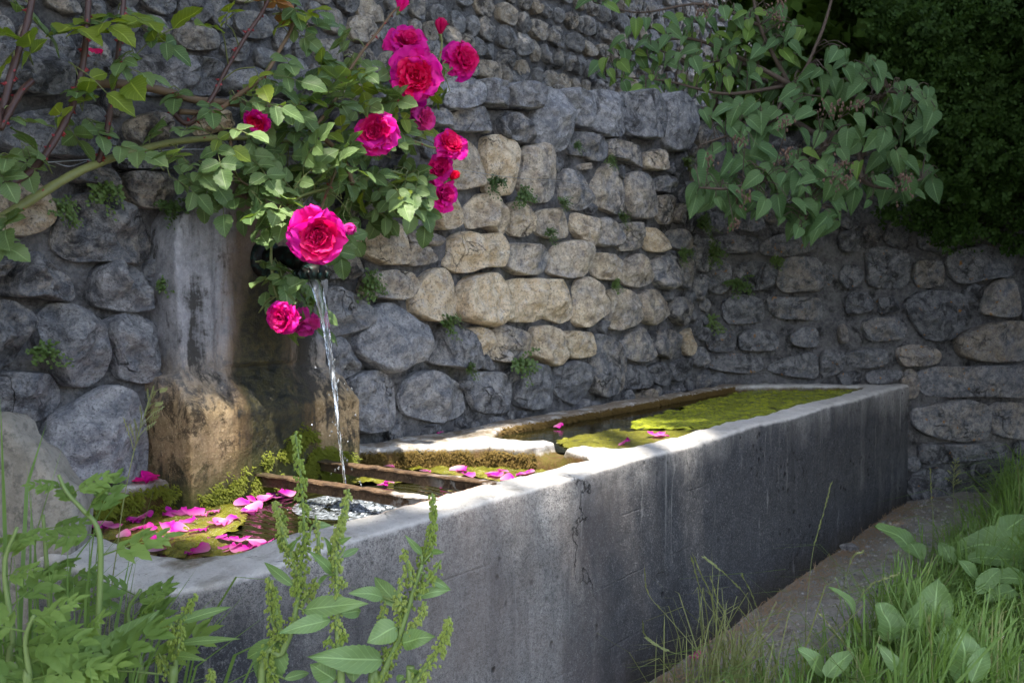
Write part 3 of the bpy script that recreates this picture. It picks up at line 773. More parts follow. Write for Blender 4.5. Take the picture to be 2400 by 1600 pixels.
def concrete_material():
    m = NT('trough_concrete')
    P = m.xyz(m.pos); Nn = m.xyz(m.nrm)
    a = m.noise(2.2, 5, .65); b = m.noise(16, 6, .7); f = m.noise(190, 4, .75); ff = m.noise(420, 3, .7)
    st = m.noise(5.5, 5, .65, m.map(scale=(1, 1, .10)), .4)       # rain streaks, stretched along z
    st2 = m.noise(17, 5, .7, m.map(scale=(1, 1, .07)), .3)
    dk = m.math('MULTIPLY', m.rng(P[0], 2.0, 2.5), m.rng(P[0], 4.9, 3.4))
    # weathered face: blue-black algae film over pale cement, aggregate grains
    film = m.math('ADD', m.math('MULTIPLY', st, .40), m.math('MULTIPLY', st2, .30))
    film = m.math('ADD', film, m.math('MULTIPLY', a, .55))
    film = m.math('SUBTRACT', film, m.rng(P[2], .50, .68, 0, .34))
    sun_patch = m.rng(m.math('ABSOLUTE', m.math('SUBTRACT', P[0], 1.75)), 0, .75, .16, 0)  # film thinned here to paint the sun-grazed patch paler
    film = m.math('SUBTRACT', film, sun_patch)
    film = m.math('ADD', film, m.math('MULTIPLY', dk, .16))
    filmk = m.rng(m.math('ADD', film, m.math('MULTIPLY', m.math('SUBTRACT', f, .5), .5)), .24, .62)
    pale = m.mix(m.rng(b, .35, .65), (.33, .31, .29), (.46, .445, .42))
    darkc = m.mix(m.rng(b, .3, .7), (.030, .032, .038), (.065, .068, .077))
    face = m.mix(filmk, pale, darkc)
    face = m.mix(m.rng(f, .53, .62, 0, .5), face, (.30, .30, .30))
    face = m.mix(m.rng(ff, .52, .62, 0, .75), face, (.03, .03, .036))
    face = m.mix(m.rng(m.noise(100, 4, .85), .50, .59, 0, .55), face, (.03, .031, .036))
    face = m.mix(m.rng(m.noise(80, 4, .85, m.map(loc=(5, 3, 1))), .56, .66, 0, .28), face, (.34, .33, .32))
    face = m.mix(m.rng(m.noise(23, 4, .7, m.map(scale=(1, 1, .16))), .64, .74, 0, .4), face, (.42, .42, .42))
    pit = m.rng(m.voro(22), .10, .22, 1, 0)
    pit = m.math('MULTIPLY', pit, m.rng(m.noise(3.6, 3, .6), .53, .60))
    face = m.mix(pit, face, (.015, .015, .018))
    # warmer tint on the near face, damp foot, lime runs, hairline cracks and board marks
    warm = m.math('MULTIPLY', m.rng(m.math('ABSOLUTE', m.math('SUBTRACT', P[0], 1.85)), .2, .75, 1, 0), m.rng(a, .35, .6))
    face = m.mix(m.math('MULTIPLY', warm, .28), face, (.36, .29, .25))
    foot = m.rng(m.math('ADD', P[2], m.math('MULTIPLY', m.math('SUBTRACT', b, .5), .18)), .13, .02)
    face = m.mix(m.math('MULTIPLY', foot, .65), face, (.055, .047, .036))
    run = m.math('MULTIPLY', m.rng(m.noise(30, 3, .6, m.map(scale=(1, 1, .035))), .63, .70), m.rng(P[2], .25, .6))
    face = m.mix(m.math('MULTIPLY', run, .45), face, (.46, .45, .43))
    smudge = m.rng(m.noise(3.4, 5, .7, m.map(scale=(1, 1, .45), loc=(2, 0, 0)), .6), .50, .66)
    face = m.mix(m.math('MULTIPLY', smudge, .5), face, (.03, .031, .035))
    wq = m.n('ShaderNodeVectorMath'); wq.operation = 'ADD'; nq = m.n('ShaderNodeTexNoise'); nq.inputs['Scale'].default_value = 6; nq.inputs['Detail'].default_value = 5
    m.l(m.pos, nq.inputs['Vector']); sq = m.n('ShaderNodeVectorMath'); sq.operation = 'SCALE'; sq.inputs['Scale'].default_value = .35
    m.l(nq.outputs['Color'], sq.inputs[0]); m.l(m.pos, wq.inputs[0]); m.l(sq.outputs[0], wq.inputs[1])
    crk = m.math('MULTIPLY', m.rng(m.voro(1.7, wq.outputs[0], 'DISTANCE_TO_EDGE'), 0, .0045, 1, 0), m.rng(m.noise(1.6, 2, .5), .50, .56))
    face = m.mix(m.math('MULTIPLY', crk, .85), face, (.012, .012, .013))
    board = m.rng(m.math('PINGPONG', m.math('ADD', P[2], m.math('MULTIPLY', m.math('SUBTRACT', a, .5), .01)), .085), 0, .004, 1, 0)
    board = m.math('MULTIPLY', board, m.rng(m.noise(4, 3, .6), .48, .6))
    # top: scrubbed pale lime skin
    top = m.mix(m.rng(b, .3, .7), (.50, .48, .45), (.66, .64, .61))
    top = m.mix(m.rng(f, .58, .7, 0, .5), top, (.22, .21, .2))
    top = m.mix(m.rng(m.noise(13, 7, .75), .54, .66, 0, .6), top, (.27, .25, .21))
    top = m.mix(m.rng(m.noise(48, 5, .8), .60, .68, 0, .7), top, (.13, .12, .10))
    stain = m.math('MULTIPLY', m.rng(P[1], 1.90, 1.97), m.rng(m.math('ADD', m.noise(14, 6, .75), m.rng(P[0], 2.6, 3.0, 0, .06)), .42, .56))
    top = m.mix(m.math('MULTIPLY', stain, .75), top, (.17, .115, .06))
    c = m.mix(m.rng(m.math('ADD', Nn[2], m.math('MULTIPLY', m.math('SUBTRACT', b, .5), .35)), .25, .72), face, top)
    # inside of the basins: ochre-brown slime and moss
    ins = m.math('MULTIPLY', m.rng(P[1], 1.378, 1.392), m.rng(m.math('ADD', P[2], m.math('MULTIPLY', m.math('SUBTRACT', b, .5), .05)), .650, .632))
    ins = m.math('MULTIPLY', ins, m.rng(P[0], 1.02, 1.05))
    moss = m.mix(m.rng(m.noise(28, 5, .7), .38, .62), (.10, .055, .02), (.10, .085, .015))
    moss = m.mix(m.rng(m.noise(70, 4, .7), .5, .7, 0, .7), moss, (.19, .12, .05))
    c = m.mix(ins, c, moss)
    # rust bleed along the inner edge of the front rim by the iron bars
    rust = m.math('MULTIPLY', m.rng(m.math('ABSOLUTE', m.math('SUBTRACT', P[0], 1.72)), .12, .30, 1, 0), m.math('MULTIPLY', m.rng(P[1], 1.365, 1.392), m.rng(P[1], 1.43, 1.40)))
    c = m.mix(m.math('MULTIPLY', rust, m.rng(b, .35, .55)), c, (.45, .17, .03))
    h = m.math('ADD', m.math('MULTIPLY', f, .8), m.math('MULTIPLY', b, .8))
    h = m.math('SUBTRACT', h, m.math('MULTIPLY', pit, 1.2))
    h = m.math('SUBTRACT', h, m.math('ADD', m.math('MULTIPLY', crk, 1.0), m.math('MULTIPLY', board, .35)))
    return m.fin(c, .88, m.bump(h, 1.0, .009), .25)
M['concrete'] = concrete_material()
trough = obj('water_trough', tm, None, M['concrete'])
tag(trough, 'long worn concrete trough of two basins with white sunlit rim and streaked face', 'trough')

# ---------------------------------------------------------------- fountain pillar
PX0, PX1 = 1.505, 1.985
xc = (PX0 + PX1) / 2; hw = (PX1 - PX0) / 2
def yz_poly(pts, x0, x1):
    bm = bmesh.new()
    a = [bm.verts.new((x0, y, z)) for y, z in pts]; b = [bm.verts.new((x1, y, z)) for y, z in pts]
    bm.faces.new(a); bm.faces.new(b[::-1]); n = len(pts)
    for i in range(n): bm.faces.new((a[i], b[i], b[(i + 1) % n], a[(i + 1) % n]))
    bmesh.ops.recalc_face_normals(bm, faces=bm.faces)
    me = bpy.data.meshes.new('tmp'); bm.to_mesh(me); bm.free()
    o = bpy.data.objects.new('tmp', me); COL.objects.link(o); return o
def xz_poly(pts, y0, y1):
    bm = bmesh.new()
    a = [bm.verts.new((x, y0, z)) for x, z in pts]; b = [bm.verts.new((x, y1, z)) for x, z in pts]
    bm.faces.new(a); bm.faces.new(b[::-1]); n = len(pts)
    for i in range(n): bm.faces.new((a[i], b[i], b[(i + 1) % n], a[(i + 1) % n]))
    bmesh.ops.recalc_face_normals(bm, faces=bm.faces)
    me = bpy.data.meshes.new('tmp'); bm.to_mesh(me); bm.free()
    o = bpy.data.objects.new('tmp', me); COL.objects.link(o); return o
arch = [(PX0, .3), (PX1, .3)] + [(xc + hw * math.cos(a), 1.19 + .22 * math.sin(a)) for a in [math.pi * i / 14 for i in range(15)]]
shaft = xz_poly(arch, 2.01, 2.3)
plinth = yz_poly([(1.945, .3), (1.945, .815), (2.004, .905), (2.3, .905), (2.3, .3)], 1.48, 2.05)
pm = fuse(shaft, [], [plinth], .0065, 1, 'fountain_pillar')
def pillar_fn(p, n):
    q = p + n * (fbm(p * 3, 3) * .003 + fbm(p * 14, 4) * .0025 + fbm(p * 45, 3) * .002)
    if p.x > 1.985 and p.z > .8:   # sloping shoulder on the far side
        q.z -= .55 * (p.x - 1.985) * min(1, (p.z - .8) / .08)
    if p.z > .92:   # shallow worn flutes down the shaft, a swelling in the middle
        g = math.exp(-((p.x - 1.615) / .012) ** 2) * .010
        q.y += g
        q.y -= .02 * math.exp(-((p.x - xc) / .11) ** 2)
        q.x += .02 * (p.x - xc) / hw * math.sin((p.z - .9) * 2.5)
    return q
displace(pm, pillar_fn)
def pillar_material():
    m = NT('pillar_stone')
    P = m.xyz(m.pos)
    a = m.noise(5, 6, .7, None, .5); b = m.noise(22, 7, .75); f = m.noise(130, 4, .75); st = m.noise(13, 5, .65, m.map(scale=(1, 1, .12)), .5)
    grey = m.mix(m.rng(b, .35, .65), (.14, .145, .16), (.34, .34, .36))
    grey = m.mix(m.rng(f, .55, .68, 0, .5), grey, (.40, .40, .41))
    ochre = m.mix(m.rng(b, .35, .65), (.18, .12, .055), (.44, .32, .18))
    ochre = m.mix(m.rng(m.noise(17, 7, .78, None, .8), .50, .58, 0, .85), ochre, (.035, .024, .012))
    ochre = m.mix(m.rng(f, .54, .66, 0, .6), ochre, (.55, .42, .25))
    # the wet middle: brown running down to black-green, wider below
    dx = m.math('ABSOLUTE', m.math('SUBTRACT', P[0], 1.745))
    wid = m.rng(P[2], .6, 1.25, .115, .08)
    wet = m.math('SUBTRACT', m.math('ADD', wid, m.math('MULTIPLY', m.math('SUBTRACT', st, .5), .16)), dx)
    wetk = m.rng(wet, -.02, .03)
    wetk = m.math('MULTIPLY', wetk, m.rng(P[2], 1.24, 1.14))
    oc = m.rng(m.math('ADD', P[2], m.math('MULTIPLY', m.math('SUBTRACT', a, .5), .25)), 1.0, .82)
    c = m.mix(oc, grey, ochre)
    c = m.mix(m.rng(m.math('ADD', wet, m.math('MULTIPLY', b, .1)), .0, .05, 0, .75), c, (.11, .06, .02))
    blk = m.rng(m.math('ADD', m.math('MULTIPLY', st, .6), m.math('ADD', m.math('MULTIPLY', a, .5), m.math('MULTIPLY', b, .4))), .76, .84, 0, .92)
    c = m.mix(blk, c, (.022, .021, .018))
    c = m.mix(wetk, c, m.mix(m.rng(m.noise(38, 6, .78), .42, .62), (.005, .006, .003), (.045, .038, .010)))
    low = m.rng(m.math('ADD', P[2], m.math('MULTIPLY', m.math('SUBTRACT', a, .5), .2)), .72, .62)
    c = m.mix(low, c, m.mix(b, (.02, .025, .006), (.07, .075, .012)))
    h = m.math('ADD', b, m.math('MULTIPLY', f, .5))
    rough = m.rng(wetk, 0, 1, .9, .45)
    return m.fin(c, rough, m.bump(h, .8, .01), .4)
M['pillar'] = pillar_material()
pillar = obj('fountain_pillar', pm, None, M['pillar'])
tag(pillar, 'round-topped weathered stone pillar with water spout, wet and mossy down its middle', 'fountain')

# spout: flange, pipe and cast mouth
def bronze_material():
    m = NT('spout_bronze'); a = m.noise(45, 5, .7)
    c = m.mix(m.rng(a, .48, .66), (.012, .011, .010), (.02, .06, .055))
    return m.fin(c, .5, m.bump(a, .4, .004), .5, Metallic=.75)
M['bronze'] = bronze_material()
SX = 1.752
def lathe_path(pts, radii, n=18):
    mb = MB(); mb.tube(pts, radii, n); return mb
spz = 1.192
sp_path = bez([(SX, 2.03, spz), (SX, 1.96, spz + .004), (SX, 1.89, spz + .002), (SX, 1.845, spz - .012), (SX, 1.825, spz - .035)], 5)
rr = [.027 + .004 * math.sin(i * 1.9) for i in range(len(sp_path))]
spout = obj('spout', lathe_path(sp_path, rr).mesh('spout', [M['bronze']]), pillar)
mb = MB(); mb.tube([(SX, 2.02, spz), (SX, 1.985, spz), (SX, 1.975, spz), (SX, 1.972, spz)], [.052, .052, .045, .03], 20)
obj('flange', mb.mesh('flange', [M['bronze']]), spout)
mb = MB()
mb.tube([(SX, 1.828, spz - .026), (SX, 1.823, spz - .036), (SX, 1.822, spz - .048), (SX, 1.821, spz - .055)], [.035, .041, .040, .033], 20)
for k in range(10):
    a = 6.283 * k / 10
    mb.tube([(SX + .036 * math.cos(a), 1.826 + .036 * math.sin(a), spz - .028), (SX + .043 * math.cos(a), 1.823 + .043 * math.sin(a), spz - .040), (SX + .038 * math.cos(a), 1.821 + .038 * math.sin(a), spz - .052)], [.004, .007, .004], 6)
obj('mouth', mb.mesh('mouth', [M['bronze']]), spout)

# ---------------------------------------------------------------- water
def water_material():
    m = NT('dark_water')
    d = m.n('ShaderNodeVectorMath'); d.operation = 'DISTANCE'; d.inputs[1].default_value = (SX, 1.70, WATER); m.l(m.pos, d.inputs[0])
    dist = d.outputs['Value']
    w = m.n('ShaderNodeTexWave'); w.wave_type = 'RINGS'; w.rings_direction = 'SPHERICAL'
    w.inputs['Scale'].default_value = 9; w.inputs['Distortion'].default_value = 5; w.inputs['Detail'].default_value = 3
    mp = m.map(loc=(-SX, -1.70, -WATER)); m.l(mp, w.inputs['Vector'])
    rip = m.math('MULTIPLY', w.outputs['Fac'], m.rng(dist, .05, .55, 1, .05))
    h = m.math('ADD', rip, m.math('MULTIPLY', m.noise(14, 3, .5), .35))
    c = m.mix(m.rng(m.noise(5, 4, .6), .4, .65), (.006, .007, .003), (.022, .021, .006))
    return m.fin(c, .03, m.bump(h, .35, .012), .5, IOR=1.33)
M['water'] = water_material()
def sheet(name, poly, z, mat, res=.02, amp=0.0, freq=20, seed=0, edge=0.0):
    """a flat sheet clipped to a polygon, with real lumps"""
    P = np.array(poly); x0, y0 = P.min(0); x1, y1 = P.max(0)
    vs, fs, idx = [], [], {}
    nx = max(2, int((x1 - x0) / res)); ny = max(2, int((y1 - y0) / res))
    pl = [np.array(p) for p in poly]
    for j in range(ny + 1):
        for i in range(nx + 1):
            x = x0 + (x1 - x0) * i / nx; y = y0 + (y1 - y0) * j / ny
            e = edge * fbm(Vector((x * 9 + seed, y * 9, 0)), 3)
            if inside((x + e, y + e * .7), pl):
                idx[(i, j)] = len(vs)
                vs.append((x, y, z + amp * (.5 + fbm(Vector((x * freq + seed, y * freq, seed)), 4))))
    for j in range(ny):
        for i in range(nx):
            k = [(i, j), (i + 1, j), (i + 1, j + 1), (i, j + 1)]
            if all(q in idx for q in k): fs.append(tuple(idx[q] for q in k))
    return obj(name, new_mesh(name, vs, fs), None, mat)
wat = sheet('water', [(1.0, 1.36), (2.48, 1.36), (2.48, 1.6), (2.2, 2.06), (1.0, 2.07)], WATER, M['water'], .04)
wat['kind'] = 'structure'
wat2 = sheet('water', [(2.49, 1.36), (5.28, 1.36), (5.28, 1.45), (4.95, 1.91), (4.8, 2.0), (2.6, 2.0)], WATER2, M['water'], .05)
wat2['kind'] = 'structure'
# ---------------------------------------------------------------- falling water, bars, algae, moss
def stream_material():
    m = NT('falling_water')
    st = m.noise(60, 4, .6, m.map(scale=(1, 1, .08)))
    m.fin((.96, .98, 1.0), .05, m.bump(st, .9, .012), .6, IOR=1.33, Transmission_Weight=1.0)
    tr = m.n('ShaderNodeBsdfDiffuse'); tr.inputs[0].default_value = (.85, .9, .95, 1)
    mx = m.n('ShaderNodeMixShader'); z = m.xyz(m.pos)[2]
    k = m.math('MULTIPLY', m.rng(m.noise(150, 4, .7, m.map(scale=(1, 1, .05))), .50, .62, 0, .45), m.rng(z, 1.12, .9, .35, 1))
    m.l(k, mx.inputs[0]); m.l(m.bsdf.outputs[0], mx.inputs[1]); m.l(tr.outputs[0], mx.inputs[2]); m.l(mx.outputs[0], m.out.inputs[0])
    return m.mat
M['stream'] = stream_material()
LAND = Vector((SX, 1.705, WATER))
s0 = Vector((SX, 1.822, spz - .05))
mb = MB()
NS, NR = 70, 14
for i in range(NS + 1):
    t = i / NS
    y = s0.y + (LAND.y - s0.y) * math.sqrt(t) * .75 + (LAND.y - s0.y) * .25 * t
    z = s0.z + (LAND.z - .03 - s0.z) * t
    a = .0115 * (1 - t) ** 3.5 + .0046 - .0012 * t
    b = .008 * (1 - t) ** 2.5 + .0040
    tw = t * 3.2
    wob = fbm(Vector((t * 9, 3, 0)), 3) * .006 * t
    for j in range(NR):
        an = 6.283 * j / NR
        r = 1 + .42 * noise.noise(Vector((math.cos(an) * 1.6, math.sin(an) * 1.6, t * 6)))  + .12 * math.sin(an * 3 + t * 30)
        u, v = math.cos(an) * a * r, math.sin(an) * b * r
        mb.v.append((SX + wob + u * math.cos(tw) - v * math.sin(tw), y + u * math.sin(tw) * .8 + v * math.cos(tw), z))
for i in range(NS):
    for j in range(NR):
        j2 = (j + 1) % NR
        mb.f.append((i * NR + j2, i * NR + j, (i + 1) * NR + j, (i + 1) * NR + j2)); mb.m.append(0)
mb.f.append(tuple(range(NR))); mb.m.append(0)
mb.f.append(tuple(NS * NR + j for j in range(NR - 1, -1, -1))); mb.m.append(0)
stream = obj('water_stream', mb.mesh('water_stream', [M['stream']]))
tag(stream, 'thin clear jet of water falling from the spout into the near basin', 'water jet')
# droplets shed by the jet
def blob(mb, c, r, sq=1.0, mi=0, n=6, m=4):
    vs, fs = [], []
    for i in range(m + 1):
        th = math.pi * i / m
        for j in range(n):
            ph = 6.283 * j / n
            vs.append((c[0] + r * math.sin(th) * math.cos(ph), c[1] + r * math.sin(th) * math.sin(ph), c[2] + r * sq * math.cos(th)))
    for i in range(m):
        for j in range(n):
            fs.append((i * n + j, (i + 1) * n + j, (i + 1) * n + (j + 1) % n, i * n + (j + 1) % n))
    mb.add(vs, fs, mi)
mbd = MB()
rnd = random.Random(21)
for _ in range(34):
    t = rnd.uniform(.35, 1)
    y = s0.y + (LAND.y - s0.y) * (math.sqrt(t) * .75 + .25 * t)
    blob(mbd, (SX + rnd.gauss(0, .022), y + rnd.gauss(0, .018), s0.z + (LAND.z - s0.z) * t), rnd.uniform(.0012, .003), 1.3)
for _ in range(22):
    a = rnd.uniform(0, 6.28); r = rnd.uniform(.02, .11)
    blob(mbd, (LAND.x + math.cos(a) * r, LAND.y + math.sin(a) * r, WATER + abs(rnd.gauss(0, .022)) + .003), rnd.uniform(.0012, .003))
obj('droplets', mbd.mesh('droplets', [M['stream']]), stream)['kind'] = 'stuff'
# churned water and bubbles where it lands
vs, fs = [], []
n1, n2 = 26, 48
for i in range(n1 + 1):
    r = .16 * i / n1
    for j in range(n2):
        a = 6.283 * j / n2
        x, y = LAND.x + .02 + r * math.cos(a) * 1.1, LAND.y - .03 + r * math.sin(a)
        k = max(0, 1 - r / .16)
        h = .030 * math.exp(-(r / .05) ** 2) + .009 * math.sin(r * 130) * k + fbm(Vector((x * 45, y * 45, 2)), 4) * .016 * k ** .7 + fbm(Vector((x * 120, y * 120, 2)), 3) * .006 * k
        vs.append((x, y, WATER + .001 + h * min(1, k * 2.5)))
for i in range(n1):
    for j in range(n2):
        fs.append((i * n2 + j, (i + 1) * n2 + j, (i + 1) * n2 + (j + 1) % n2, i * n2 + (j + 1) % n2))
def churn_material():
    m = NT('churned_water'); a = m.noise(70, 5, .7)
    c = m.mix(m.rng(a, .42, .72), (.02, .024, .026), (.42, .47, .53))
    return m.fin(c, .16, m.bump(a, .4, .01), .6, IOR=1.33)
M['churn'] = churn_material()
obj('splash', new_mesh('splash', vs, fs), stream, M['churn'])
def foam_material():
    m = NT('bubbles'); return m.fin((.85, .9, .95), .05, None, .8, Transmission_Weight=.6, IOR=1.2)
M['foam'] = foam_material()
mbf = MB()
for _ in range(320):
    a = rnd.uniform(0, 6.28); r = abs(rnd.gauss(0, .055))
    blob(mbf, (LAND.x + .03 + math.cos(a) * r * 1.2, LAND.y - .04 + math.sin(a) * r, WATER + .004), rnd.uniform(.0015, .005), .7)
obj('bubbles', mbf.mesh('bubbles', [M['foam']]), stream)['kind'] = 'stuff'

def rust_material():
    m = NT('rusty_iron'); a = m.noise(24, 6, .7); b = m.noise(110, 4, .7)
    y = m.xyz(m.pos)[1]
    c = m.mix(m.rng(a, .38, .62), (.04, .024, .015), (.125, .075, .04))
    c = m.mix(m.rng(b, .5, .68, 0, .7), c, (.20, .135, .08))
    c = m.mix(m.math('MULTIPLY', m.rng(y, 1.56, 1.46), m.rng(m.noise(16, 4, .6), .48, .55)), c, (.45, .42, .38))
    c = m.mix(m.math('MULTIPLY', m.rng(y, 1.8, 1.95), m.rng(a, .35, .5)), c, (.035, .03, .012))
    return m.fin(c, .8, m.bump(m.math('ADD', a, b), .7, .006), .3)
M['rust'] = rust_material()
def iron_bar(x, z, label, slant):
    vs, fs = [], []
    prof = [(-.015, .004), (-.015, .0), (-.003, -.002), (-.002, -.025), (.003, -.025), (.004, 0), (.016, 0), (.016, .004)]
    K = 40; n = len(prof)
    for i in range(K + 1):
        y = 1.355 + (2.03 - 1.355) * i / K
        for px_, pz_ in prof:
            w = fbm(Vector((x * 30 + px_ * 90, y * 25, pz_ * 90)), 3) * .0025
            vs.append((x + px_ + w + slant * (y - 1.4), y, z + pz_ + w))
    for i in range(K):
        for j in range(n):
            fs.append((i * n + j, i * n + (j + 1) % n, (i + 1) * n + (j + 1) % n, (i + 1) * n + j))
    fs.append(tuple(range(n - 1, -1, -1))); fs.append(tuple(K * n + j for j in range(n)))
    b = obj('iron_bar', new_mesh('iron_bar', vs, fs, False), None, M['rust'])
    return tag(b, label, 'bar', 'iron bars across the basin')
iron_bar(1.685, .648, 'rusty iron bar across the near basin, pale patched, closest to the splash', .0)
iron_bar(1.885, .656, 'brown rusty iron bar across the near basin, on the side of the divider', .0)

def algae_material(name, a, b, d):
    m = NT(name); x = m.noise(9, 6, .7); y = m.noise(55, 6, .75); z = m.noise(170, 3, .7)
    c = m.mix(m.rng(x, .35, .65), a, b)
    c = m.mix(m.rng(y, .48, .7, 0, .7), c, d)
    c = m.mix(m.rng(z, .62, .72, 0, .5), c, (.33, .34, .14))
    c = m.mix(m.rng(m.noise(16, 6, .75), .55, .66, 0, .85), c, (.02, .022, .006))
    return m.fin(c, .22, m.bump(m.math('ADD', y, z), .8, .006), .5)
M['algae_near'] = algae_material('algae_near', (.10, .10, .010), (.19, .185, .022), (.05, .045, .010))
M['algae_far'] = algae_material('algae_far', (.18, .215, .012), (.34, .38, .03), (.07, .08, .012))
def px_poly(txt, z):
    return [tuple(on_z(*map(float, p.split(',')), z)[:2]) for p in txt.split()]
zA = WATER + .003
def algae(txt, mat, label, seed, amp=.006, edge=.03, zA=WATER + .003):
    o = sheet('algae_mat', px_poly(txt, zA), zA - .004, mat, .010, amp * 1.9, 24, seed, edge)
    return tag(o, label, 'algae', None, 'stuff')
algae('200,1215 440,1165 600,1150 655,1136 660,1150 600,1172 585,1205 575,1235 545,1250 500,1262 545,1272 585,1300 540,1330 440,1350 260,1310', M['algae_near'], 'olive green algae mat floating in the near basin under petals', 1)
algae('905,1052 1090,1040 1265,1078 1330,1090 1300,1120 1210,1130 1130,1128 1010,1108 930,1095 850,1100 800,1080', M['algae_near'], 'green algae mat beyond the iron bars, against the basin divider', 4)
algae('700,1118 800,1098 900,1108 1010,1122 960,1132 880,1135 740,1140', M['algae_near'], 'strip of green algae floating between the two iron bars', 7, .004, .02)
algae('1480,985 1600,950 1700,925 1780,908 2010,905 2030,930 1850,975 1640,1005 1480,1010', M['algae_far'], 'bright yellow green algae covering the far end of the far basin', 9, .004, .11, WATER2 + .003)
algae('1290,1035 1400,1010 1560,1005 1700,1008 1600,1030 1500,1050 1360,1060', M['algae_near'], 'drifting olive algae in the near half of the far basin', 12, .004, .08, WATER2 + .003)

# moss: short blades on the wet stone
def leafmat(name, col, col2, trans=.3, rough=.5, vein=0, spec=.4):
    m = NT(name)
    oi = m.oinfo()
    nz = m.noise(30, 4, .6)
    f = m.math('ADD', m.math('MULTIPLY', oi['Random'], .7), m.math('MULTIPLY', nz, .4))
    c = m.mix(m.rng(f, .2, .9), col, col2)
    bl = m.n('ShaderNodeAttribute'); bl.attribute_name = 'blade'
    bx = m.xyz(bl.outputs['Vector']); aa = m.math('ABSOLUTE', bx[0])
    mid = m.rng(aa, .03, .09, 1, 0)
    sv = m.math('PINGPONG', m.math('SUBTRACT', m.math('MULTIPLY', bx[1], 9.0), m.math('MULTIPLY', aa, 2.2)), .5)
    sv = m.math('MULTIPLY', m.rng(sv, .0, .10, 1, 0), m.rng(aa, 1.2, 1.1))
    vein = m.math('MAXIMUM', m.math('MULTIPLY', mid, .55), m.math('MULTIPLY', sv, .22))
    vein = m.math('MULTIPLY', vein, bx[2])
    c = m.mix(vein, c, tuple(min(1, x * 2.0 + .05) for x in col2))
    relief = m.math('SUBTRACT', m.math('MULTIPLY', m.noise(90, 3, .6), .5), m.math('MULTIPLY', vein, .9))
    m.fin(c, rough, m.bump(relief, .45, .004), spec)
    tr = m.n('ShaderNodeBsdfTranslucent')
    tc = m.mix(1.0, c, (1.5, 1.45, .45), 'MULTIPLY')
    m.l(tc, tr.inputs[0])
    mx = m.n('ShaderNodeMixShader'); mx.inputs[0].default_value = trans
    m.l(m.bsdf.outputs[0], mx.inputs[1]); m.l(tr.outputs[0], mx.inputs[2]); m.l(mx.outputs[0], m.out.inputs[0])
    return m.mat
M['moss'] = leafmat('moss', (.075, .10, .006), (.17, .19, .012), .25, .7)
M['moss_brown'] = leafmat('brown_moss', (.10, .06, .015), (.16, .11, .02), .15, .8)
def moss(name, pts, length, mat, label, droop):
    rnd = random.Random(len(pts))
    mb = MB()
    for p, nrm in pts:
        for _ in range(3):
            d = (nrm + Vector((rnd.gauss(0, .6), rnd.gauss(0, .6), rnd.gauss(-droop, .5)))).normalized()
            L = length * rnd.uniform(.5, 1.3); s = d.orthogonal().normalized() * L * .13
            q = p + Vector((rnd.gauss(0, .004), rnd.gauss(0, .002), rnd.gauss(0, .004)))
            mid = q + d * L * .6
            tip = q + d * L + Vector((0, 0, -L * .35 * max(0, droop)))
            mb.add([q - s, q + s, mid + s * .8, mid - s * .8, tip], [(0, 1, 2, 3), (3, 2, 4)])
    o = obj(name, mb.mesh(name, [mat], False)); return tag(o, label, 'moss', None, 'stuff')
rnd = random.Random(9)
pts = []
for _ in range(16000):
    x = rnd.uniform(1.42, 2.03); z = rnd.uniform(.60, .78)
    lim = .63 + .10 * math.exp(-((x - 1.82) / .14) ** 2) + .03 * fbm(Vector((x * 9, 0, 1)), 3)
    if z > lim + rnd.gauss(0, .012): continue
    if fbm(Vector((x * 16, z * 16, 5)), 3) < -.12: continue
    pts.append((Vector((x, 1.942 if x > 1.48 else 1.99, z)), Vector((0, -1, .1))))
moss('moss', pts, .011, M['moss'], 'bright green moss hanging at the wet foot of the pillar', .5)
pts = []
for _ in range(1500):
    x = rnd.uniform(1.08, 1.62); z = rnd.uniform(.595, .645)
    if fbm(Vector((x * 11, z * 20, 9)), 3) < 0: continue
    pts.append((Vector((x, 2.032, z)), Vector((0, -1, .0))))
moss('moss', pts, .012, M['moss'], 'dark green moss along the back edge of the near basin', .6)
pts = []
path = [(2.13, 2.02), (2.28, 1.905), (2.385, 1.735), (2.425, 1.60)]
for _ in range(2600):
    k = rnd.uniform(0, 2.999); i = int(k); t = k - i
    a, b = Vector((*path[i], 0)), Vector((*path[i + 1], 0))
    p = a.lerp(b, t); nr = Vector((-(b - a).y, (b - a).x, 0)).normalized() * -1
    if nr.x > 0: nr = -nr
    z = rnd.uniform(.592, .638)
    if fbm(Vector((k * 3, z * 30, 2)), 3) < -.08: continue
    pts.append((Vector((p.x, p.y, z)) + nr * .002, nr))
moss('moss', pts, .011, M['moss_brown'], 'brown green moss on the curved divider between the basins', .3)
pts = []
for _ in range(3600):
    x = rnd.uniform(2.75, 5.2)
    y = 1.952 if x < 4.97 else 1.96 - (x - 4.97) * .95
    pts.append((Vector((x, y + .004, rnd.uniform(.633, .650) + .003 * fbm(Vector((x * 8, 1, 1)), 2))), Vector((0, -1, 0))))
moss('moss', pts, .012, M['moss_brown'], 'brown moss fringe along the back edge of the far basin', .3)
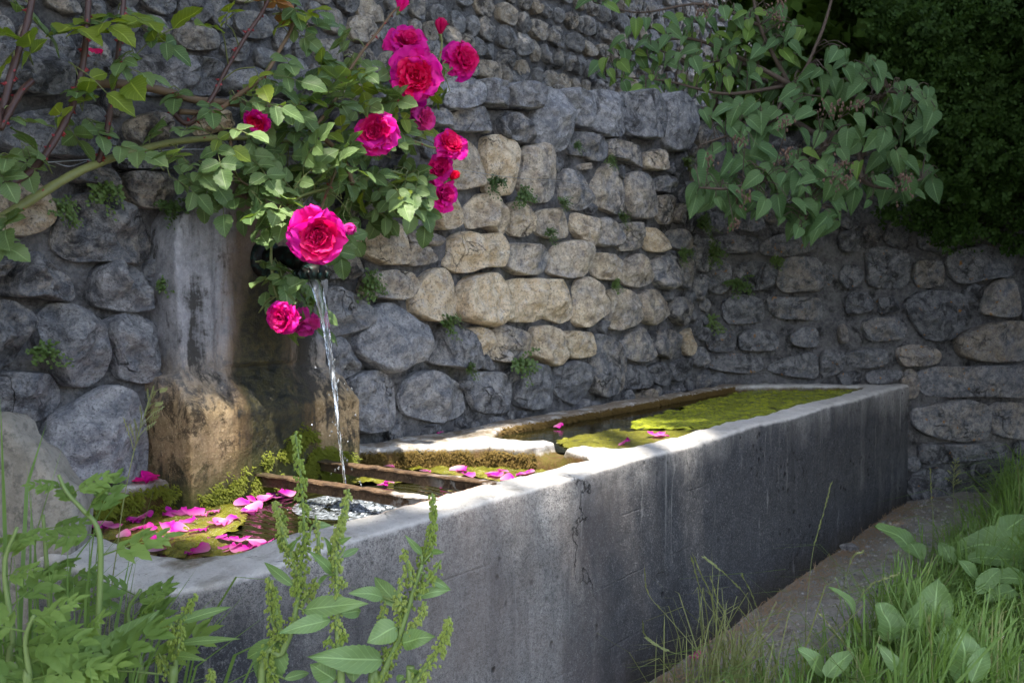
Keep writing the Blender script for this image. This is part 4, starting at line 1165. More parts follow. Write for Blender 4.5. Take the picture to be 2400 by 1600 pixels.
# ---------------------------------------------------------------- leaves and roses
def leaf_shape(L, Wd, kind='ovate', ns=9, fold=.18, curl=.25, serr=.0, seed=0, wav=.03):
    """a single blade along +y, normal +z"""
    rnd = random.Random(seed)
    vs, fs = [], []
    ac = (-1, -.55, 0, .55, 1)
    for i in range(ns + 1):
        t = i / ns
        if kind == 'ovate': w = math.sin(math.pi * min(1, t ** .78)) ** .75
        elif kind == 'lance': w = math.sin(math.pi * t ** .7) ** .9
        elif kind == 'heart': w = (math.sqrt(max(0, 1 - ((t - .28) / .30) ** 2)) if t < .28 else (1 - ((t - .28) / .72) ** 1.45)) * .98 + .02
        elif kind == 'oblong': w = min(1, math.sin(math.pi * t ** .6) ** .45)
        w = max(w, .02 if 0 < i < ns else 0.004)
        for a in ac:
            e = 1 + (serr * (1 if i % 2 else -1) if abs(a) == 1 and 0 < i < ns else 0)
            x = a * w * Wd / 2 * e
            y = t * L
            if kind == 'heart': y = y - abs(a) * .10 * L * (1 - min(1, t / .3)) + .0
            z = abs(a) ** 1.2 * w * Wd / 2 * fold * 2 - curl * L * t * t + math.sin(t * 9 + a * 2 + seed) * wav * Wd
            vs.append((x, y, z))
    n = len(ac)
    for i in range(ns):
        for j in range(n - 1):
            fs.append((i * n + j, i * n + j + 1, (i + 1) * n + j + 1, (i + 1) * n + j))
    return vs, fs
def leaf_uv(ns, L=None):
    return [(a, i / ns) for i in range(ns + 1) for a in (-1, -.55, 0, .55, 1)]
def xf(vs, m): return [m @ Vector(v) for v in vs]
def frame(p, axis, nrm):
    y = axis.normalized()
    x = y.cross(nrm)
    if x.length < 1e-4: x = y.orthogonal()
    x.normalize(); z = x.cross(y)
    return Matrix(((x.x, y.x, z.x, p.x), (x.y, y.y, z.y, p.y), (x.z, y.z, z.z, p.z), (0, 0, 0, 1)))
def blade_between(mb, a, b, width, nrm, sag=.12, fold=.15, kind='lance', ns=14, wav=.04, seed=0, serr=0, mi=0):
    """a leaf from base a to tip b, arching"""
    a, b = Vector(a), Vector(b)
    ax = b - a; L = ax.length
    M4 = frame(a, ax, nrm)
    vs, fs = leaf_shape(L, width, kind, ns, fold, 0, serr, seed, wav)
    vs = [(x, y, z + sag * L * 4 * (y / L) * (1 - y / L)) for x, y, z in vs]
    mb.add(xf(vs, M4), fs, mi, leaf_uv(ns))

M['rose_leaf'] = leafmat('rose_leaf', (.075, .135, .045), (.14, .21, .08), .34, .45, 0, .3)
M['rose_leaf_young'] = leafmat('young_rose_leaf', (.12, .19, .025), (.20, .26, .03), .45, .45)
M['rose_leaf_red'] = leafmat('red_rose_leaf', (.22, .09, .035), (.28, .14, .05), .3, .4)
M['stem_green'] = leafmat('green_stem', (.10, .13, .035), (.13, .15, .05), 0, .5)
def simple(name, col, rough=.6, **kw):
    m = NT(name); a = m.noise(40, 4, .65)
    c2 = tuple(x * 1.6 for x in col)
    return m.fin(m.mix(a, tuple(x * .7 for x in col), c2), rough, m.bump(a, .3, .003), .4, **kw)
M['cane_dark'] = simple('dark_cane', (.045, .022, .018), .45)
M['cane_green'] = simple('green_cane', (.13, .14, .045), .5)
M['cane_brown'] = simple('brown_cane', (.10, .065, .035), .6)
M['thorn'] = simple('thorn', (.20, .02, .025), .4)

rose = obj('rose_bush', None)
rose.location = (0, 0, 0)
tag(rose, 'climbing rose bush with large magenta blooms and thorny canes trained along the wall', 'rose bush')
CANES = []
def cane(px_pts, r0, r1, mat, thorns=0, seed=0):
    pts = []
    for p in px_pts:
        if len(p) == 3: pts.append(on_y(*p))
        else: pts.append(Vector(p[1:]))
    path = bez(pts, 7)
    n = len(path)
    mb = MB()
    rad = [r0 + (r1 - r0) * i / (n - 1) * 1.0 + (.0006 * math.sin(i * 2.3)) for i in range(n)]
    mb.tube(path, rad, 8)
    rnd = random.Random(seed)
    for _ in range(thorns):
        i = rnd.randrange(1, n - 1); t = (path[i + 1] - path[i - 1]).normalized()
        s = t.orthogonal().normalized(); s.rotate(Matrix.Rotation(rnd.uniform(0, 6.28), 3, t))
        p = path[i].lerp(path[i + 1], rnd.random()) + s * rad[i] * .7
        L = rnd.uniform(.007, .012)
        u = t * .005; v = t.cross(s) * .0022
        mb.add([p + u, p + v, p - u, p - v, p + s * L - t * L * .25], [(0, 1, 4), (1, 2, 4), (2, 3, 4), (3, 0, 4)], 1)
    o = obj('cane', mb.mesh('cane', [mat, M['thorn']]), rose)
    CANES.extend(path)
    return path
cane([(0, .55, 1.98, 0.0), (0, .60, 2.0, .9), (-120, 590, 1.96), (0, 515, 1.96), (70, 470, 1.97), (200, 395, 1.98), (350, 345, 1.99), (480, 325, 2.0), (600, 325, 2.0), (790, 342, 2.01)], .014, .006, M['cane_green'], 14, 1)
cane([(0, .50, 1.9, .0), (-80, 480, 1.9), (0, 440, 1.9), (80, 395, 1.91), (150, 290, 1.92), (187, 190, 1.93), (204, 60, 1.93), (210, -80, 1.93)], .009, .006, M['cane_dark'], 46, 2)
cane([(228, 385, 1.98), (250, 310, 1.96), (272, 160, 1.95), (288, 20, 1.95), (296, -80, 1.95)], .007, .005, M['cane_dark'], 34, 3)
cane([(0, .45, 1.85, .0), (-60, 420, 1.85), (0, 280, 1.86), (28, 170, 1.87), (65, 50, 1.88), (88, -80, 1.88)], .009, .006, M['cane_dark'], 26, 4)
cane([(0, .55, 1.8, .0), (-60, 380, 1.83), (0, 300, 1.84), (46, 220, 1.85), (75, 190, 1.86)], .008, .006, M['cane_dark'], 12, 5)
cane([(395, 250, 2.0), (440, 290, 1.97), (490, 240, 1.95), (535, 155, 1.94), (580, 80, 1.93), (620, 20, 1.92), (650, -60, 1.92)], .007, .004, M['cane_dark'], 24, 6)
cane([(420, 262, 1.98), (500, 262, 1.96), (560, 222, 1.95), (620, 175, 1.94), (660, 110, 1.93), (688, 50, 1.92), (700, -60, 1.92)], .007, .004, M['cane_brown'], 8, 7)
cane([(220, 195, 2.0), (320, 200, 1.99), (400, 218, 1.99), (470, 236, 1.98), (640, 250, 1.96), (690, 275, 1.94), (740, 310, 1.93), (800, 365, 1.92), (830, 440, 1.92)], .011, .007, M['cane_brown'], 8, 8)
cane([(730, 305, 1.93), (780, 245, 1.91), (810, 180, 1.9), (850, 120, 1.88), (890, 70, 1.87), (920, 30, 1.86), (935, 18, 1.86)], .005, .003, M['cane_brown'], 8, 9)
cane([(800, 365, 1.92), (870, 300, 1.9), (920, 245, 1.86), (955, 200, 1.84)], .005, .003, M['cane_brown'], 5, 10)
cane([(800, 365, 1.92), (890, 340, 1.9), (960, 330, 1.89), (1010, 345, 1.87), (1040, 350, 1.86)], .005, .003, M['stem_green'], 3, 11)
cane([(830, 440, 1.92), (900, 400, 1.9), (980, 425, 1.88), (1020, 440, 1.86)], .0045, .003, M['stem_green'], 3, 12)
cane([(800, 365, 1.92), (770, 440, 1.88), (750, 500, 1.82), (745, 535, 1.79)], .005, .003, M['cane_brown'], 3, 13)
cane([(770, 440, 1.88), (690, 470, 1.86), (640, 560, 1.88), (640, 660, 1.87), (665, 735, 1.85)], .0045, .003, M['stem_green'], 2, 14)
cane([(540, 330, 2.0), (545, 380, 1.97), (560, 420, 1.93), (620, 455, 1.9)], .004, .0025, M['cane_brown'], 2, 15)
cane([(990, 215, 1.86), (1020, 175, 1.85), (1035, 110, 1.85), (1033, 80, 1.85)], .004, .003, M['stem_green'], 2, 16)
cane([(920, 245, 1.86), (1000, 200, 1.86), (1060, 160, 1.85)], .004, .003, M['stem_green'], 2, 17)
cane([(870, 300, 1.9), (940, 285, 1.88), (985, 280, 1.86)], .004, .003, M['stem_green'], 2, 18)
CANE_NP = np.array([tuple(p) for p in CANES])

# compound leaf meshes, seven or five leaflets
def compound(seed, n_pairs, mat):
    rnd = random.Random(seed); mb = MB()
    Lr = .085
    rach = [Vector((0, 0, 0)), Vector((0, Lr * .5, .006)), Vector((0, Lr, 0))]
    mb.tube(bez(rach, 4), [.0012] * 9, 5, 1)
    for k in range(n_pairs):
        y = Lr * (.30 + .52 * k / max(1, n_pairs - 1)) if n_pairs > 1 else Lr * .55
        for s in (-1, 1):
            sz = rnd.uniform(.85, 1.1) * (.036 + .008 * k)
            vs, fs = leaf_shape(sz * 1.25, sz * .92, 'ovate', 11, rnd.uniform(.06, .2), rnd.uniform(.05, .3), .075, rnd.random() * 9)
            a = s * R(rnd.uniform(55, 80))
            m4 = Matrix.Translation((0, y, .003)) @ Matrix.Rotation(-a, 4, 'Z') @ Matrix.Rotation(rnd.uniform(-.4, .35), 4, 'X') @ Matrix.Rotation(rnd.uniform(-.4, .4), 4, 'Y')
            mb.add(xf(vs, m4), fs, 0, leaf_uv(11))
    sz = .05 * rnd.uniform(.95, 1.15)
    vs, fs = leaf_shape(sz * 1.25, sz * .95, 'ovate', 11, .12, rnd.uniform(.1, .35), .075, seed)
    mb.add(xf(vs, Matrix.Translation((0, Lr, 0)) @ Matrix.Rotation(rnd.uniform(-.4, .2), 4, 'X')), fs, 0, leaf_uv(11))
    return mb.mesh('leaf', [mat, M['stem_green']])
LV = [compound(i, (2, 2, 1, 2, 2, 3)[i % 6], M['rose_leaf']) for i in range(8)]
LVY = [compound(40 + i, (1, 2, 2)[i % 3], M['rose_leaf_young']) for i in range(4)]
LVR = [compound(60 + i, 1, M['rose_leaf_red']) for i in range(2)]
rnd = random.Random(31)
TW = MB()
def in_poly_pts(txt, n, mind):
    P = [np.array([float(v) for v in q.split(',')]) for q in txt.split()]
    A = np.array(P); lo, hi = A.min(0), A.max(0); out = []
    tries = 0
    while len(out) < n and tries < 20000:
        tries += 1
        q = (rnd.uniform(lo[0], hi[0]), rnd.uniform(lo[1], hi[1]))
        if inside(q, P) and all((q[0] - o[0]) ** 2 + (q[1] - o[1]) ** 2 > mind ** 2 for o in out): out.append(q)
    return out
TOCAM = -FWD
def rose_leaf(px, py, Y, kind=0, scale=None):
    c = on_y(px, py, Y)
    i = int(np.argmin(np.linalg.norm(CANE_NP - np.array(c), axis=1)))
    root = CANES[i]
    dirv = (c - root)
    if dirv.length < .03: dirv = Vector((rnd.uniform(-1, 1), -.6, rnd.uniform(-.6, .6)))
    dirv.normalize()
    axis = (dirv * .8 + Vector((rnd.gauss(0, .5), rnd.gauss(-.25, .3), rnd.gauss(-.25, .45)))).normalized()
    nrm = (Vector((0, 0, 1)) * rnd.uniform(.5, 1.1) + TOCAM * rnd.uniform(.3, 1.0) + Vector((rnd.gauss(0, .35), rnd.gauss(0, .3), 0))).normalized()
    s = scale or rnd.uniform(.68, 1.0)
    p = c - axis * .075 * s
    me = rnd.choice((LV, LVY, LVR)[kind])
    o = obj('leaf', me, rose)
    o.matrix_world = frame(p, axis, nrm) @ Matrix.Scale(s, 4)
    mid = root.lerp(p, .5) + Vector((0, 0, .012))
    TW.tube(bez([root, mid, p], 4), [.0016] * 9, 4)
for (txt, n, md, ya, yb, yk) in (
        ('575,190 700,140 880,120 950,210 1010,330 1010,470 900,520 840,470 700,455 600,440 560,360', 84, 21, 1.78, 2.0, .18),
        ('600,300 800,300 980,420 900,540 800,560 700,470 580,450', 30, 22, 1.9, 2.03, .0),
        ('0,20 540,0 560,230 300,240 0,200', 13, 50, 1.82, 1.98, .6),
        ('0,210 540,230 560,420 430,430 0,280', 14, 48, 1.85, 2.0, .25),
        ('440,400 600,380 600,520 460,490', 9, 30, 1.88, 1.98, .0),
        ('590,470 680,450 660,590 590,560', 8, 26, 1.8, 1.86, .0),
        ('600,630 690,620 720,700 610,700', 7, 22, 1.84, 1.9, .05),
        ('770,560 850,540 810,620', 3, 22, 1.85, 1.9, .0),
        ('700,690 760,650 770,790 650,800', 4, 25, 1.87, 1.92, .0),
        ('950,420 1010,400 1000,520 930,560', 8, 18, 1.84, 1.92, .1),
        ('600,60 700,0 830,90 760,140', 8, 25, 1.84, 1.93, .2),
        ('0,330 90,330 60,600 0,590', 6, 34, 1.85, 1.92, .1),
        ('940,120 1060,200 1030,240 960,230', 6, 22, 1.86, 1.92, .4)):
    for q in in_poly_pts(txt, n, md):
        rose_leaf(q[0], q[1], rnd.uniform(ya, yb), 1 if rnd.random() < yk else 0)
for q in ((655, 20), (690, 45), (630, 5)):
    rose_leaf(q[0], q[1], 1.92, 2, .9)
for q in ((395, 75, 1.25), (180, 70, 1.15), (250, 60, 1.1), (330, 50, 1.1), (300, 185, 1.2), (240, 210, 1.1)):
    rose_leaf(q[0], q[1], 1.9, 1, q[2])

# rose flowers
def petal_material(name, base, tip, white=.0):
    m = NT(name)
    u = m.n('ShaderNodeAttribute'); u.attribute_name = 'along'
    oi = m.oinfo()
    f = m.math('ADD', u.outputs['Fac'], m.math('MULTIPLY', m.math('SUBTRACT', m.noise(60, 3, .6), .5), .25))
    c = m.ramp(f, (0.0, base), (.35, tuple(x * .5 + y * .5 for x, y in zip(base, tip))), (.86, tip), (1.0, tuple(min(1, x * .96 + .02) for x in tip)))
    hs = m.n('ShaderNodeHueSaturation'); m.put(hs.inputs['Hue'], m.rng(oi['Random'], 0, 1, .485, .515)); m.put(hs.inputs['Value'], m.rng(oi['Random'], 0, 1, .82, 1.1)); m.l(c, hs.inputs['Color']); c = hs.outputs[0]
    m.fin(c, .5, None, .25)
    tr = m.n('ShaderNodeBsdfTranslucent'); m.l(c, tr.inputs[0])
    mx = m.n('ShaderNodeMixShader'); mx.inputs[0].default_value = .4
    m.l(m.bsdf.outputs[0], mx.inputs[1]); m.l(tr.outputs[0], mx.inputs[2]); m.l(mx.outputs[0], m.out.inputs[0])
    return m.mat
M['petal_outer'] = petal_material('outer_petal', (.75, .02, .22), (.80, .004, .36))
M['petal_inner'] = petal_material('inner_petal', (.50, .0, .06), (.80, .004, .17))
M['petal_red'] = petal_material('red_petal', (.42, .0, .03), (.74, .003, .10))
M['petal_fallen'] = petal_material('fallen_petal', (.72, .30, .48), (.55, .008, .34))
M['petal_pale'] = petal_material('pale_petal', (.72, .52, .58), (.66, .12, .38))
M['petal_faded'] = petal_material('faded_petal', (.75, .12, .40), (.70, .03, .33))
def petal_geo(L, Wd, cup, recurve, ruffle, seed, nu=8, nv=8):
    """petal from the origin along +y; returns verts, faces, along"""
    vs, fs, al = [], [], []
    for i in range(nv + 1):
        t = i / nv
        w = (.22 + .78 * math.sin(math.pi * .5 * min(1, t * 1.35)) ** .9) * (1 if t < .72 else max(.35, math.sqrt(max(0, 1 - ((t - .72) / .33) ** 2))))
        for j in range(nu + 1):
            a = j / nu * 2 - 1
            x = a * w * Wd / 2
            notch = .05 * L * math.exp(-(a / .18) ** 2) if t > .8 else 0
            y = t * L * (1 - .10 * a * a * t) - notch * (t - .8) * 5 * (t > .8)
            z = cup * L * (a * a * .55 * w + .9 * t * t * (1 - t * .55)) - recurve * L * max(0, t - .55) ** 1.6 * 1.8
            z += ruffle * L * t * t * (noise.noise(Vector((a * 2.2 + seed, t * 2, seed))) + .4 * noise.noise(Vector((a * 5 + seed, t * 4, seed * 2))))
            vs.append(Vector((x, y, z))); al.append(t)
    n = nu + 1
    for i in range(nv):
        for j in range(nu):
            fs.append((i * n + j, i * n + j + 1, (i + 1) * n + j + 1, (i + 1) * n + j))
    return vs, fs, al
def attr_mesh(name, vs, fs, al, mat):
    me = new_mesh(name, vs, fs, True, [mat])
    a = me.attributes.new('along', 'FLOAT', 'POINT'); a.data.foreach_set('value', al)
    return me
def petal_matrix(az, tilt, r, z):
    # tilt 0: lying flat outward, 90: upright
    return Matrix.Rotation(az, 4, 'Z') @ Matrix.Translation((0, r, z)) @ Matrix.Rotation(tilt, 4, 'X')
OUTER = [petal_geo(1, 1.15 + .06 * k, .20 + .05 * k, .35 + .1 * (k % 3), .42, 3.7 * k) for k in range(5)]
OUT_ME = {}
def outer_mesh(k, mat):
    if (k, mat) not in OUT_ME:
        OUT_ME[(k, mat)] = attr_mesh('petal', *OUTER[k], M[mat])
    return OUT_ME[(k, mat)]
M['sepal'] = leafmat('sepal', (.09, .14, .04), (.13, .18, .05), .2, .5)
def rose_flower(c, face, dia, seed, mo='petal_outer', mi='petal_inner', openness=1.0, rings=None, bud=False, spin=0):
    rnd = random.Random(seed)
    Rr = dia / 2
    f = frame(c, Vector((rnd.uniform(-1, 1), rnd.uniform(-1, 1), rnd.uniform(-1, 1))).cross(face), face)
    vs, fs, al = [], [], []
    def addp(g, m4):
        b = len(vs)
        for v, t in zip(g[0], g[2]): vs.append(m4 @ v); al.append(t)
        fs.extend([tuple(i + b for i in q) for q in g[1]])
    if bud:
        for k in range(7):
            L = Rr * 1.9
            addp(petal_geo(L, L * .75, .35, .05, .06, seed + k, 6, 6), petal_matrix(k * 2.4, R(78 + k), Rr * .22, -Rr * .7))
        for k in range(2):
            addp(petal_geo(Rr * 1.5, Rr * 1.1, .4, .4, .1, seed + k, 6, 6), petal_matrix(k * 2.6 + 1, R(55), Rr * .25, -Rr * .6))
    else:
        for n_, tilt, L, r0, z0, wd in ((7, 42, .66, .22, .06, .95), (7, 58, .54, .18, .12, .95), (8, 70, .44, .15, .16, .85), (8, 82, .36, .13, .18, .9), (7, 96, .30, .10, .2, 1.0), (5, 110, .24, .06, .22, 1.0)):
            ph = rnd.uniform(0, 6)
            for k in range(n_):
                Lk = L * Rr * 1.15 * rnd.uniform(.85, 1.12)
                az = ph + 6.283 * k / n_ + rnd.gauss(0, .16)
                # quartered heart: petals bunch up around four centres
                g = petal_geo(Lk, Lk * wd * 1.15, .35, .25 * openness, .30, seed + k * 1.7 + tilt, 6, 6)
                addp(g, petal_matrix(az, R(tilt + rnd.gauss(0, 7)), r0 * Rr * rnd.uniform(.5, 1.2), (z0 - .28) * Rr))
    me = attr_mesh('rose_flower', vs, fs, al, M[mi])
    o = obj('rose_flower', me, rose)
    o.matrix_world = f
    if not bud:
        for ring, (n_, tilt, L) in enumerate(((6, 8, .98), (7, 24, .86)) if openness > .8 else ((5, -30, .95), (6, 10, .9))):
            for k in range(n_):
                p = obj('petal', outer_mesh(rnd.randrange(5), mo), o)
                az = 6.283 * (k + .5 * ring) / n_ + rnd.gauss(0, .12)
                s = L * Rr * rnd.uniform(.78, 1.18)
                p.matrix_parent_inverse = Matrix.Identity(4)
                p.matrix_local = petal_matrix(az, R(tilt + rnd.gauss(0, 13)), .06 * Rr, -.26 * Rr + ring * .06 * Rr) @ Matrix.Scale(s, 4) @ Matrix.Rotation(rnd.gauss(0, .15), 4, 'Y')
    # calyx and sepals
    mb = MB()
    mb.tube([(0, 0, -Rr * .98 if bud else -Rr * .62), (0, 0, -Rr * .80 if bud else -Rr * .48), (0, 0, -Rr * .6 if bud else -Rr * .30)], [.003, .0065, .0055], 8)
    for k in range(5):
        v2, f2 = leaf_shape(max(.022, Rr * .8), .008, 'lance', 6, .1, -.1 if bud else .5, 0, k)
        mb.add(xf(v2, petal_matrix(k * 1.257, R(75) if bud else R(-15), .004, -Rr * .75 if bud else -Rr * .34)), f2)
    ca = obj('calyx', mb.mesh('calyx', [M['sepal']]), o); ca.matrix_parent_inverse = Matrix.Identity(4); ca.matrix_local = Matrix.Identity(4)
    # stalk to the nearest cane
    p = f @ Vector((0, 0, -Rr * (.95 if bud else .6)))
    i = int(np.argmin(np.linalg.norm(CANE_NP - np.array(p), axis=1)))
    TW.tube(bez([CANES[i], CANES[i].lerp(p, .5) - f.to_3x3() @ Vector((0, 0, .012)), p], 5), [.0026] * 11, 6)
    return o
RS = [  # px, py, Y, diameter px, facing (right, toward camera, up), kind
    (974, 180, 1.83, 132, (.05, 1, -.12), 'full'), (955, 100, 1.90, 100, (.25, .8, .5), 'full'), (1086, 140, 1.85, 88, (.65, .75, .1), 'cup'),
    (1033, 66, 1.85, 40, (.1, .3, 1), 'budr'), (940, 14, 1.86, 40, (.4, .2, .9), 'bud'), (879, 311, 1.82, 104, (-.1, 1, .05), 'full'),
    (994, 278, 1.86, 62, (.6, .7, -.2), 'fade'), (1056, 340, 1.85, 80, (.5, .7, .5), 'red'), (1030, 397, 1.88, 74, (.0, .9, .2), 'cup'),
    (1042, 456, 1.86, 76, (.55, .8, -.1), 'red'), (1062, 414, 1.84, 30, (.7, .3, .5), 'budr'), (744, 553, 1.73, 146, (.30, 1, -.28), 'full'),
    (810, 537, 1.78, 42, (.9, .2, .0), 'budf'), (660, 745, 1.83, 82, (-.3, .9, -.1), 'red'), (716, 765, 1.85, 72, (.1, .35, -.9), 'fade'),
    (604, 285, 1.9, 66, (-.1, .7, -.6), 'red'), (613, 228, 1.93, 34, (.3, .5, .6), 'bud')]
for i, (px, py, Y, dp, fc, kd) in enumerate(RS):
    c = on_y(px, py, Y); d = (c - CAM).dot(FWD)
    face = (RIGHT * fc[0] + TOCAM * fc[1] + Vector((0, 0, 1)) * fc[2]).normalized()
    dia = dp / FPX * d
    if kd.startswith('bud'):
        rose_flower(c, face, dia, 7 * i + 1, mi={'bud': 'petal_outer', 'budr': 'petal_red', 'budf': 'petal_faded'}[kd], bud=True)
    else:
        mo, mi = {'full': ('petal_outer', 'petal_inner'), 'cup': ('petal_outer', 'petal_inner'), 'red': ('petal_outer', 'petal_inner'), 'fade': ('petal_faded', 'petal_faded')}[kd]
        rose_flower(c, face, dia, 7 * i + 1, mo, mi, .6 if kd in ('cup', 'fade') else 1.0)
obj('twigs', TW.mesh('twigs', [M['stem_green']]), rose)['kind'] = 'stuff'

# wires the rose is tied to
def wire(pts, r, label):
    mb = MB(); P = bez([on_y(*p) for p in pts], 8); mb.tube(P, r, 5)
    w = obj('wire', mb.mesh('wire', [M['wire']])); return tag(w, label, 'wire')
M['wire'] = NT('galvanised_wire').fin((.35, .38, .42), .35, None, .5, Metallic=.9)
wire([(-60, 392, 2.02), (90, 382, 2.02), (230, 372, 2.02), (330, 358, 2.01), (450, 350, 2.01), (620, 355, 2.02), (790, 360, 2.02)], .0013, 'grey tie wire along the wall under the pale green rose cane')
wire([(1010, 385, 2.02), (1080, 398, 2.01), (1200, 416, 2.01), (1330, 426, 2.03), (1400, 438, 2.05)], .001, 'thin wire strung across the ochre stones beside the roses')
wire([(130, 382, 2.015), (165, 390, 2.0), (215, 376, 2.01), (300, 372, 1.99), (350, 368, 2.0), (400, 355, 2.01)], .0009, 'loose curled wire end twisted around the longer wire on the wall')

# ---------------------------------------------------------------- fallen petals
FP = []
for k in range(6):
    g = petal_geo(1, 1.05, .12 + .05 * k, .15 * (k % 3), .34, 5.1 * k + 1, 8, 8)
    FP.append(([Vector((v.x * (1.5 - .5 * a if a < .5 else 1.25), v.y, v.z)) for v, a in zip(g[0], g[2])], g[1], g[2]))
FPM = {}
rnd = random.Random(77)
def fallen(px, py, z, size, mat, label, group):
    k = rnd.randrange(6)
    if (k, mat) not in FPM:
        g = FP[k]; zs = min(v.z for v in g[0]); c = Vector((0, .5, zs))
        FPM[(k, mat)] = attr_mesh('rose_petal', [v - c for v in g[0]], g[1], g[2], M[mat])
    o = obj('rose_petal', FPM[(k, mat)])
    p = on_z(px, py, z)
    o.location = (p.x, p.y, z)
    o.rotation_euler = (rnd.gauss(0, .14), rnd.gauss(0, .14), rnd.uniform(0, 6.28))
    s = size * rnd.uniform(.6, 1.0); o.scale = (s, s, s)
    tag(o, label, 'petal', group)
zp = WATER + .006
g1 = [(330, 650), (440, 710), (600, 550), (560, 580), (580, 640), (680, 650), (900, 520), (960, 500), (1090, 505), (1200, 510), (1270, 480), (880, 640), (960, 650), (1040, 590), (720, 750), (780, 740), (730, 840), (1130, 660), (1310, 600), (1380, 580), (1460, 555), (1600, 480), (1640, 460), (1700, 390), (1780, 370), (1850, 355), (1960, 320), (1890, 290), (1940, 290), (1330, 730), (1430, 745), (1540, 755), (1150, 860), (1430, 830), (1550, 840), (1650, 810), (1770, 790), (250, 610)]
def near_label(u, v):
    if u < 480 or (v > 700 and u < 800): return ('rose petal heaped against the near corner of the basin rim', 'petals at the near corner')
    if u > 1550 and v < 520: return ('magenta rose petal in the raft at the tip of the algae mat by dark water', 'petals at the algae tip')
    if v > 690: return ('rose petal floating close under the white front rim of the near basin', 'petals under the front rim')
    return ('curled rose petal lying scattered on the middle of the near algae mat', 'petals on the near algae mat')
for u, v in g1 + [(1560, 425)]:
    fallen(180 + u / 4, 1080 + v / 4, zp, .05, 'petal_fallen' if rnd.random() < .8 else 'petal_pale', *near_label(u, v))
g2 = [(860, 400), (830, 395), (1160, 340), (1270, 350), (1460, 365), (1560, 375), (1095, 430), (1300, 415), (1330, 425), (1380, 460), (1530, 445), (1560, 460), (1600, 430), (1630, 480), (1660, 485), (1720, 450), (1770, 440), (820, 520), (860, 512), (1230, 525), (1690, 390)]
for u, v in g2:
    fallen(600 + u / 2.767, 950 + v / 2.767, zp, .042, 'petal_fallen' if rnd.random() < .75 else 'petal_pale', 'fallen pink rose petal on the water between iron bars and divider', 'petals by the divider')
for u, v in ((1308, 1000), (1552, 1025), (1462, 1040), (1540, 1022)):
    fallen(u, v, WATER2 + .006, .05, 'petal_fallen', 'lone pink rose petal floating in the far basin', 'petals in the far basin')
for u, v, mt in ((350, 1122, 'petal_outer'), (325, 1128, 'petal_outer'), (358, 1128, 'petal_outer'), (340, 1115, 'petal_outer'), (264, 1133, 'petal_pale')):
    fallen(u, v, RIM + .006, .05, mt, 'fallen magenta rose petal lying on the ledge at the foot of the wall', 'petals on the ledge')
fallen(213, 128, top_main(1.4) - .02, .05, 'petal_red', 'crimson rose petal lying on top of the wall coping', None)
fallen(1031, 1015, RIM + .004, .02, 'petal_outer', 'small pink petal scrap on the white ledge', None)
fallen(1632, 1537, .012, .035, 'petal_faded', 'dull pink petal lying on the path below the trough', None)
# ---------------------------------------------------------------- lilac over the corner
M['lilac_leaf'] = leafmat('lilac_leaf', (.06, .12, .045), (.10, .175, .07), .28, .55, 0, .2)
M['lilac_leaf_up'] = leafmat('light_lilac_leaf', (.10, .18, .03), (.14, .23, .04), .4, .5)
M['bark'] = simple('bark', (.07, .052, .04), .85)
M['seed_brown'] = simple('dry_seed', (.12, .075, .055), .8)
lilac = obj('lilac_shrub', None)
lilac.location = (5.5, 2.3, 1.9)
bpy.context.view_layer.update()
tag(lilac, 'dense lilac with heart-shaped leaves hanging low over the shaded wall corner', 'shrub', 'lilacs above the wall corner')
def child_world(o, m):
    o.matrix_parent_inverse = Matrix.Identity(4)
    o.matrix_local = Matrix.Translation(-lilac.location) @ m if o.parent is lilac else m
def wmesh_child(name, mb, mats, parent, smooth=True):
    """mesh given in world space, parented without moving it"""
    off = parent.location
    mb.v = [tuple(Vector(v) - off) for v in mb.v]
    return obj(name, mb.mesh(name, mats, smooth), parent)
def side_d(px, py, gap):
    """a point in front of the side wall"""
    return on_plane(px, py, RO + RN * gap, RN)
rnd = random.Random(101)
BR = []
def branch(pts, r0, r1):
    P = bez(pts, 6); mb = MB()
    mb.tube(P, [r0 + (r1 - r0) * i / (len(P) - 1) for i in range(len(P))], 7)
    wmesh_child('branch', mb, [M['bark']], lilac); BR.extend(P)
root = Vector((5.55, 2.3, 1.85))
def LP(px, py, g): return side_d(px, py, g)
branch([root, Vector((5.4, 2.15, 2.3)), LP(2020, 230, .35), LP(2090, 215, .5), LP(2150, 240, .6)], .022, .005)
branch([root, Vector((5.3, 2.1, 2.15)), LP(1930, 330, .4), LP(1850, 400, .6), LP(1720, 440, .75), LP(1640, 440, .8)], .022, .004)
branch([root, LP(1980, 350, .4), LP(2020, 420, .6), LP(2080, 440, .7), LP(2160, 420, .7)], .02, .004)
branch([LP(1930, 330, .4), LP(1900, 430, .6), LP(1890, 500, .7), LP(1880, 545, .72)], .009, .003)
branch([root, Vector((5.35, 2.2, 2.35)), LP(1850, 200, .2), LP(1920, 90, .3), LP(1960, -40, .3)], .014, .006)
branch([LP(1850, 200, .2), LP(1800, 290, .45), LP(1700, 320, .55), LP(1640, 340, .6)], .009, .003)
BRN = np.array([tuple(p) for p in BR])
def heart_mesh(seed, mat):
    mb = MB(); r = random.Random(seed)
    vs, fs = leaf_shape(1.28, .9, 'heart', 11, r.uniform(.05, .42), r.uniform(-.05, .6), 0, r.random() * 9, .015)
    mb.add([(x, y + .32, z) for x, y, z in vs], fs, 0, leaf_uv(11))
    mb.tube([(0, 0, -.03), (0, .18, .0), (0, .42, 0)], [.012, .012, .012], 5, 1)
    return mb.mesh('leaf', [mat, M['stem_green']])
HL = [heart_mesh(i, M['lilac_leaf']) for i in range(12)]
HU = [heart_mesh(30 + i, M['lilac_leaf_up']) for i in range(4)]
TWL = MB()
